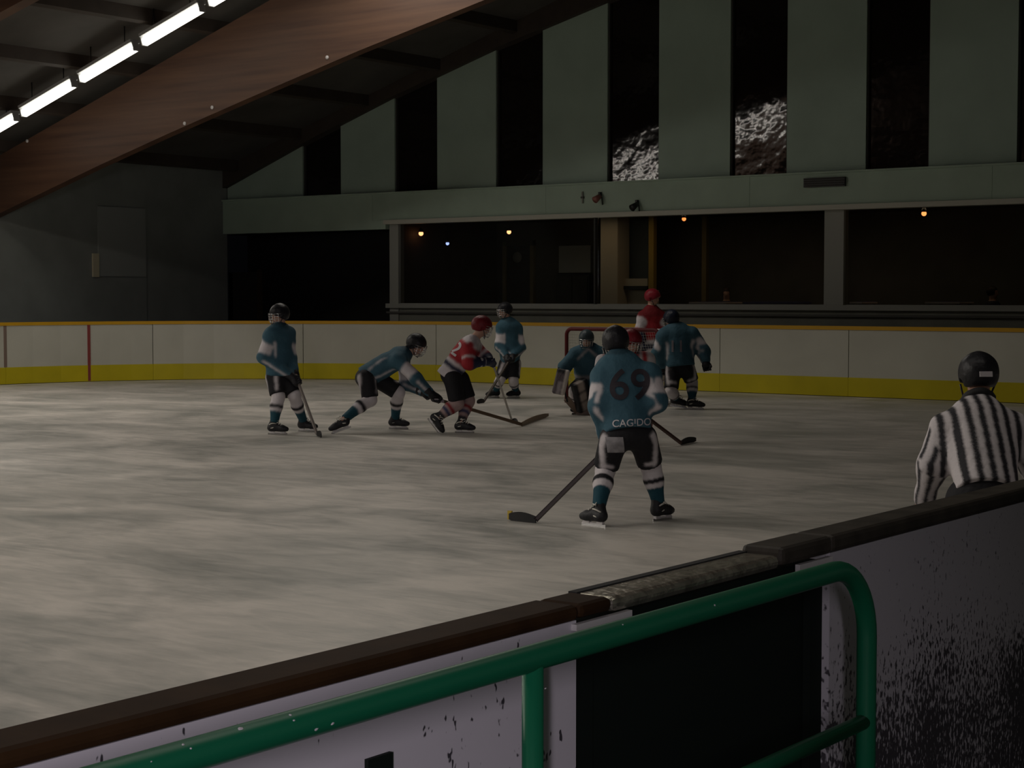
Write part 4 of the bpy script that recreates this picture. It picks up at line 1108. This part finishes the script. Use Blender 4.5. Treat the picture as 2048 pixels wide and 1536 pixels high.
# ---- 3: red player skating
D3 = depth((onz(882, 864)+onz(928, 865))/2)
b3 = at(984, 722, D3-.1); h3 = at(1024, 846, depth(onz(1024, 846))); h3 = onz(1024, 846); tt3 = onz(1040, 850)
g3 = (b3, h3+ZZ*.03)
J3 = dict(pel=(904, 740, 0), nek=(947, 681, -.02), hd=(963, 655, -.03), shL=(938, 696, -.19), shR=(948, 692, .18), elL=(938, 727, -.28), elR=(972, 716, .16), wrL=(980, 729, -.2), wrR=(992, 727, -.02),
          hiL=(904, 752, -.1), hiR=(920, 754, .09), knL=(915, 808, -.1), knR=(937, 802, .08))
p3 = person('red and white jersey player bent forward skating right', D3, J3, .98, 5, {'L': (862, 866, -20, 50), 'R': (922, 866, -15, 0)}, RED_TEAM, head=(10, 15), grips={'L': g3, 'R': g3}, jersey_col=jersey_red, helmet_col=(.16, .012, .02))
decal('back_number', '2', p3['jersey'], at(911, 698, D3-.1), nrm(RT*.75-ZZ*.55), nrm(RT*.55+ZZ*.75), .27, M['number_white'], p3['jersey'], nrm(-FW), .007, .012)
stick('pale thin hockey stick of the bent red player', b3, h3, tt3, (.42, .40, .37))

# ---- 4: far teal player in front of the boards
D4 = depth((onz(988, 797)+onz(1030, 797))/2)
J4 = dict(pel=(1020, 718, 0), nek=(1016, 641, -.02), hd=(1010, 622, -.03), shL=(1003, 655, -.06), shR=(1034, 655, .06), elL=(999, 692, -.12), elR=(1042, 695, .05), wrL=(1004, 714, -.22), wrR=(1022, 722, -.15),
          hiL=(1012, 725, 0), hiR=(1029, 724, .02), knL=(1001, 758, -.08), knR=(1027, 760, -.06))
b4 = at(1024, 712, D4-.2); h4 = onz(968, 806); g4 = (b4, h4+ZZ*.03)
person('teal jersey player standing far back against the yellow kick plate', D4, J4, .97, -125, {'L': (991, 796, -150, 0), 'R': (1032, 796, -150, 0)}, TEAL_TEAM, head=(-150, 5), grips={'L': g4, 'R': g4}, jersey_col=jersey_teal, helmet_col=BLACK)
stick('hockey stick of the far player standing by the kick plate', b4, h4, onz(958, 808), (.12, .1, .09))

# ---- 7: red player hidden behind the nearest one
D7 = depth(onz(1250, 893))
b7 = at(1268, 815, D7-.15); h7 = onz(1362, 891); g7 = (b7, h7+ZZ*.03)
J7 = dict(pel=(1252, 790, .25), nek=(1250, 704, -.05), hd=(1263, 685, -.08), shL=(1205, 725, 0), shR=(1295, 719, 0), elL=(1200, 765, -.08), elR=(1305, 760, -.05), wrL=(1250, 800, -.22), wrR=(1290, 815, -.15),
          hiL=(1238, 798, .25), hiR=(1266, 798, .25), knL=(1222, 838, .05), knR=(1288, 838, .08))
person('red and white jersey player half hidden behind number 69', D7, J7, 1.0, -90, {'L': (1212, 890, -110, 0), 'R': (1296, 888, -70, 0)}, RED_TEAM, head=(-60, 12), grips={'L': g7, 'R': g7}, jersey_col=jersey_red_back, helmet_col=(.20, .012, .022))
stick('hockey stick with black blade right of number 69\'s thigh', b7, h7, onz(1386, 884), (.10, .06, .05))

# ---- 8: tall red player behind the goal
D8 = 30.4
J8 = dict(pel=(1308, 700, .05), nek=(1303, 617, 0), hd=(1305, 596, -.02), shL=(1285, 634, -.03), shR=(1322, 634, .03), elL=(1278, 665, -.05), elR=(1330, 666, .03), wrL=(1284, 690, -.2), wrR=(1325, 690, -.2),
          hiL=(1300, 708, .05), hiR=(1317, 708, .05), knL=(1297, 748, -.02), knR=(1318, 748, .02))
g8y = 591+CAM_H*FPX/D8
person('tall player in red with white shoulders standing behind the goal', D8, J8, 1.02, -70, {'L': (1296, g8y, -100, 0), 'R': (1320, g8y, -60, 0)}, dict(RED_TEAM), head=(-20, 8), jersey_col=jersey_red_shoulder, helmet_col=(.22, .014, .025), cage=False)

# ---- 9: teal player beside the goal
D9 = depth(onz(1385, 819))
J9 = dict(pel=(1360, 724, .05), nek=(1352, 656, .10), hd=(1343, 640, .14), shL=(1327, 672, .07), shR=(1385, 669, .07), elL=(1316, 708, .1), elR=(1407, 702, .02), wrL=(1325, 735, .2), wrR=(1412, 726, -.05),
          hiL=(1346, 735, .05), hiR=(1374, 735, .03), knL=(1342, 782, -.05), knR=(1384, 764, .1))
p9 = person('teal jersey player with his back turned at the right of the goal', D9, J9, 1.04, 80, {'L': (1350, 817, 0, 10), 'R': (1384, 819, -15, 0)}, TEAL_TEAM, head=(120, 12), jersey_col=jersey_teal, helmet_col=(.012, .016, .03), thick=1.22)
decal('back_number', '11', p9['jersey'], at(1352, 694, D9), nrm(RT), ZZ, .26, mat('grey_print', (.16, .15, .17), .7), p9['jersey'], nrm(-FW), .007, .012)

# ---- goalkeeper
DG = depth(onz(1160, 829))
JG = dict(pel=(1178, 760, .12), nek=(1176, 697, 0), hd=(1173, 680, -.05), shL=(1150, 710, 0), shR=(1203, 710, 0), elL=(1129, 735, -.1), elR=(1226, 738, -.1), wrL=(1122, 757, -.2), wrR=(1232, 762, -.2),
          hiL=(1166, 768, .12), hiR=(1190, 768, .12), knL=(1149, 782, -.12), knR=(1208, 782, -.12))
gk_t = dict(TEAL_TEAM); gk_t['pw'] = 1.15
hG = onz(1168, 829); bG = at(1117, 735, DG-.22); gG = (bG, at(1134, 806, DG-.2))
def jersey_goalie(V, P, s, spine, shax, nf):
    c = np.tile(TEAL, (len(V), 1)); t = bone_t(V, P['pel'], P['nek']); lat = ((V-P['nek'])@shax)/s; dt = bone_d(V, P['pel'], P['nek'])
    c[(np.abs(np.abs(lat)-(1-t)*.55-.03) < .018) & (t > .55) & (dt < .24*s)] = WHITE*.7
    c[(t < .22) & (t > .12) & (dt < .27*s)] = WHITE*.5
    return c
pg = person('goalkeeper in teal crouching in front of the goal', DG, JG, .98, -90, {'L': (1158, 828, -130, 0), 'R': (1216, 829, -60, 0)}, gk_t, head=(-100, 10), jersey_col=jersey_goalie, helmet_col=(.05, .07, .08), thick=1.2)
def slab(name, a, b, out, wdt, thk, parent, colf, h=.016):
    a = np.array(a); b = np.array(b); ax = nrm(b-a); o = nrm(out-ax*(out@ax)); sd_ = np.cross(ax, o); L = np.linalg.norm(b-a)
    def sd(p):
        t = np.clip(((p-a)@ax)/L, 0, 1)
        q = p-o*(.10*(2*np.abs(t-.5))**2)[:, None]*0
        return rbox_sdf(p, (a+b)/2, (ax, sd_, o), (L/2, wdt/2, thk/2), .035)
    lo, hi = bounds([a, b], wdt)
    return surface(name, sd, lo, hi, h, M['leather'], parent, lambda V: colf(((V-a)@ax)/L, (V-a)@sd_, (V-a)@o))
def pad_col(t, sx, oo):
    c = np.tile(BLACK*1.5, (len(t), 1)); c[np.abs(sx-.02) < .06] = (.50, .42, .37); c[(t > .30) & (t < .36)] = BLACK; c[(t > .62) & (t < .66)] = BLACK; return c
for k, sg_ in (('L', -1), ('R', 1)):
    kn = pg['P']['kn'+k]; an = pg['AN'][k]; fr_ = heading(-90+sg_*-35)
    slab('leg_pad', kn+ZZ*.15+fr_*.10, an-ZZ*.05+fr_*.15, fr_, .27, .13, pg['root'], pad_col)
wl = pg['P']['wrL']; bo_ = heading(-115)
def blk_col(t, sx, oo):
    c = np.tile(np.array((.10, .08, .09)), (len(t), 1)); c[t < .18] = BLACK; c[sx < -.05] = (.58, .53, .48); c[(t > .5) & (sx < .03) & (sx > -.03)] = (.3, .27, .28); return c
tp = at(1128, 738, DG-.32); bt = at(1116, 789, DG-.34)
slab('blocker', tp, bt, bo_, .215, .06, pg['root'], blk_col, .012)
wr = pg['P']['wrR']
def catch_sd(p):
    d = ell_sdf(p, wr+ZZ*.05+heading(-90)*.08, (RT, AW, ZZ), (.15, .07, .17)); pocket = np.linalg.norm(p-(wr+ZZ*.08+heading(-90)*.2), axis=1)-.13
    return np.maximum(d, -pocket)
surface('catching_glove', catch_sd, *bounds([wr], .3), .014, M['leather'], pg['root'], BLACK*2)
go = empty('goalkeeper_stick', tuple(hG)); tag(go, 'goalkeeper\'s wide stick below the blocker', 'hockey stick')
mid = at(1135, 804, DG-.22)
obox('shaft', bG, mid, .022, .03, heading(0), M['black_tape'], go)
obox('paddle', mid-nrm(mid-bG)*.05, hG+heading(180)*.1+ZZ*.05, .02, .085, heading(-90), mat('goalie_stick_tan', (.30, .22, .17), .5), go, .006)
obox('blade', hG+heading(180)*.12+ZZ*.045, hG+heading(0)*.22+ZZ*.045, .02, .085, heading(-90), mat('goalie_blade_tan', (.36, .27, .22), .5), go, .006)

# ---- referee
DR = 9.0
JR = dict(pel=(1972, 966, -.05), nek=(1957, 816, .25), hd=(1957, 757, .36), shL=(1890, 862, .20), shR=(2034, 862, .20), elL=(1866, 930, .16), elR=(2072, 935, .16), wrL=(1846, 1010, .34), wrR=(2090, 1012, .34),
          hiL=(1938, 990, -.05), hiR=(2006, 990, -.05), knL=(1905, 1110, .25), knR=(2045, 1110, .25))
rt = dict(pants=BLACK, hem=.07, pw=1.05, ch=.05, cr=.03, sock=(BLACK, []), glove=(BLACK, BLACK), collar=M['black_tape'], sticker=True)
gy_ = 591+CAM_H*FPX/DR
pr = person('referee in black and white striped jersey and black helmet at the boards', DR, JR, .90, 90, {'L': (1895, gy_, 110, 0), 'R': (2055, gy_, 70, 0)}, rt, head=(92, 12), fine=.55, jersey_col=jersey_ref, helmet_col=BLACK, cage=False, bare=True)

# ---- guests behind the lounge glass
def guest(px, py, Y, label, hair, coat, face):
    p = onY(px, py, Y); o = empty('person', (p[0], p[1], .6)); tag(o, label, 'person')
    hF = nrm(heading(face)); hR = nrm(np.cross(hF, ZZ)); T_ = p-ZZ*.15; pel = np.array([p[0], p[1]+.05, 1.08])
    bones = [(pel, T_-ZZ*.12, .12, .13), (T_-ZZ*.1, p-ZZ*.06, .06, .055), (T_-ZZ*.1-hR*.15, T_-ZZ*.1+hR*.15, .06, .06)]
    arms = [(T_-ZZ*.1+hR*.17*k, T_-ZZ*.36+hR*.21*k+hF*.05, .055, .045) for k in (-1, 1)]+[(T_-ZZ*.36+hR*.21*k+hF*.05, T_-ZZ*.36+hR*.10*k+hF*.28, .045, .035) for k in (-1, 1)]
    legs = [(pel+hR*.09*k, pel+hR*.1*k+hF*.42, .085, .06) for k in (-1, 1)]+[(pel+hR*.1*k+hF*.42, np.r_[(pel+hR*.1*k+hF*.42)[:2], .66], .06, .045) for k in (-1, 1)]
    def sd(q):
        x = smin([cap_sdf(q, *b) for b in bones+arms+legs], .02)
        hx = smin([ell_sdf(q, p+ZZ*.02, (hR, hF, ZZ), (.075, .095, .09)), ell_sdf(q, p+hF*.025-ZZ*.05, (hR, hF, ZZ), (.055, .062, .065)), cap_sdf(q, p+hF*.09, p+hF*.105-ZZ*.03, .01, .015)], .01)
        return smin([x, hx], .012)
    lo, hi = bounds([p, pel]+[b[1] for b in arms+legs], .16)
    surface('body', sd, lo, hi, .02, M['skin'], o, SKIN)
    surface('hair', lambda q: np.maximum(ell_sdf(q, p+ZZ*.03-hF*.01, (hR, hF, ZZ), (.09, .11, .105)), np.minimum((q-p)@hF-.05, .06-(q-p)@ZZ)), *bounds([p], .15), .014, M['skin'], o, hair)
    surface('coat', lambda q: np.maximum(smin([cap_sdf(q, b[0], b[1], b[2]+.025, b[3]+.025) for b in [bones[0], bones[2]]+arms], .03), (q-T_)@ZZ-.0), *bounds([pel, T_]+[b[1] for b in arms], .18), .02, M['cloth'], o, coat)
    surface('trousers', lambda q: smin([cap_sdf(q, b[0], b[1], b[2]+.02, b[3]+.02) for b in legs], .02), *bounds([b[i] for b in legs for i in (0, 1)], .14), .02, M['cloth'], o, (.02, .02, .03))
    ch = empty('lounge_chair', (p[0], p[1], .6)); tag(ch, 'dark chair under '+('the seated guest near the faint ochre post' if px < 1700 else 'the dark haired guest at the far right'), 'chair', 'lounge chairs')
    cx, cy = pel[0], pel[1]
    box('seat', (cx-.2, cy-.3, .93), (cx+.2, cy+.15, .98), M['purlin'], ch, .01)
    box('backrest', (cx-.2, cy+.17, 1.1), (cx+.2, cy+.2, 1.45), M['purlin'], ch, .01)
    for sx in (-.17, .17):
        for sy in (-.27, .18): box('leg', (cx+sx-.02, cy+sy-.02, .6), (cx+sx+.02, cy+sy+.02, .94 if sy < 0 else 1.4), M['purlin'], ch)
guest(1453, 588, 32.3, 'seated lounge guest beside the faint ochre post, only the head showing', HAIR, (.05, .05, .07), -100)
guest(1985, 586, 32.0, 'dark haired lounge guest at the far right behind the glass', HAIR*.6, (.03, .03, .04), -20)
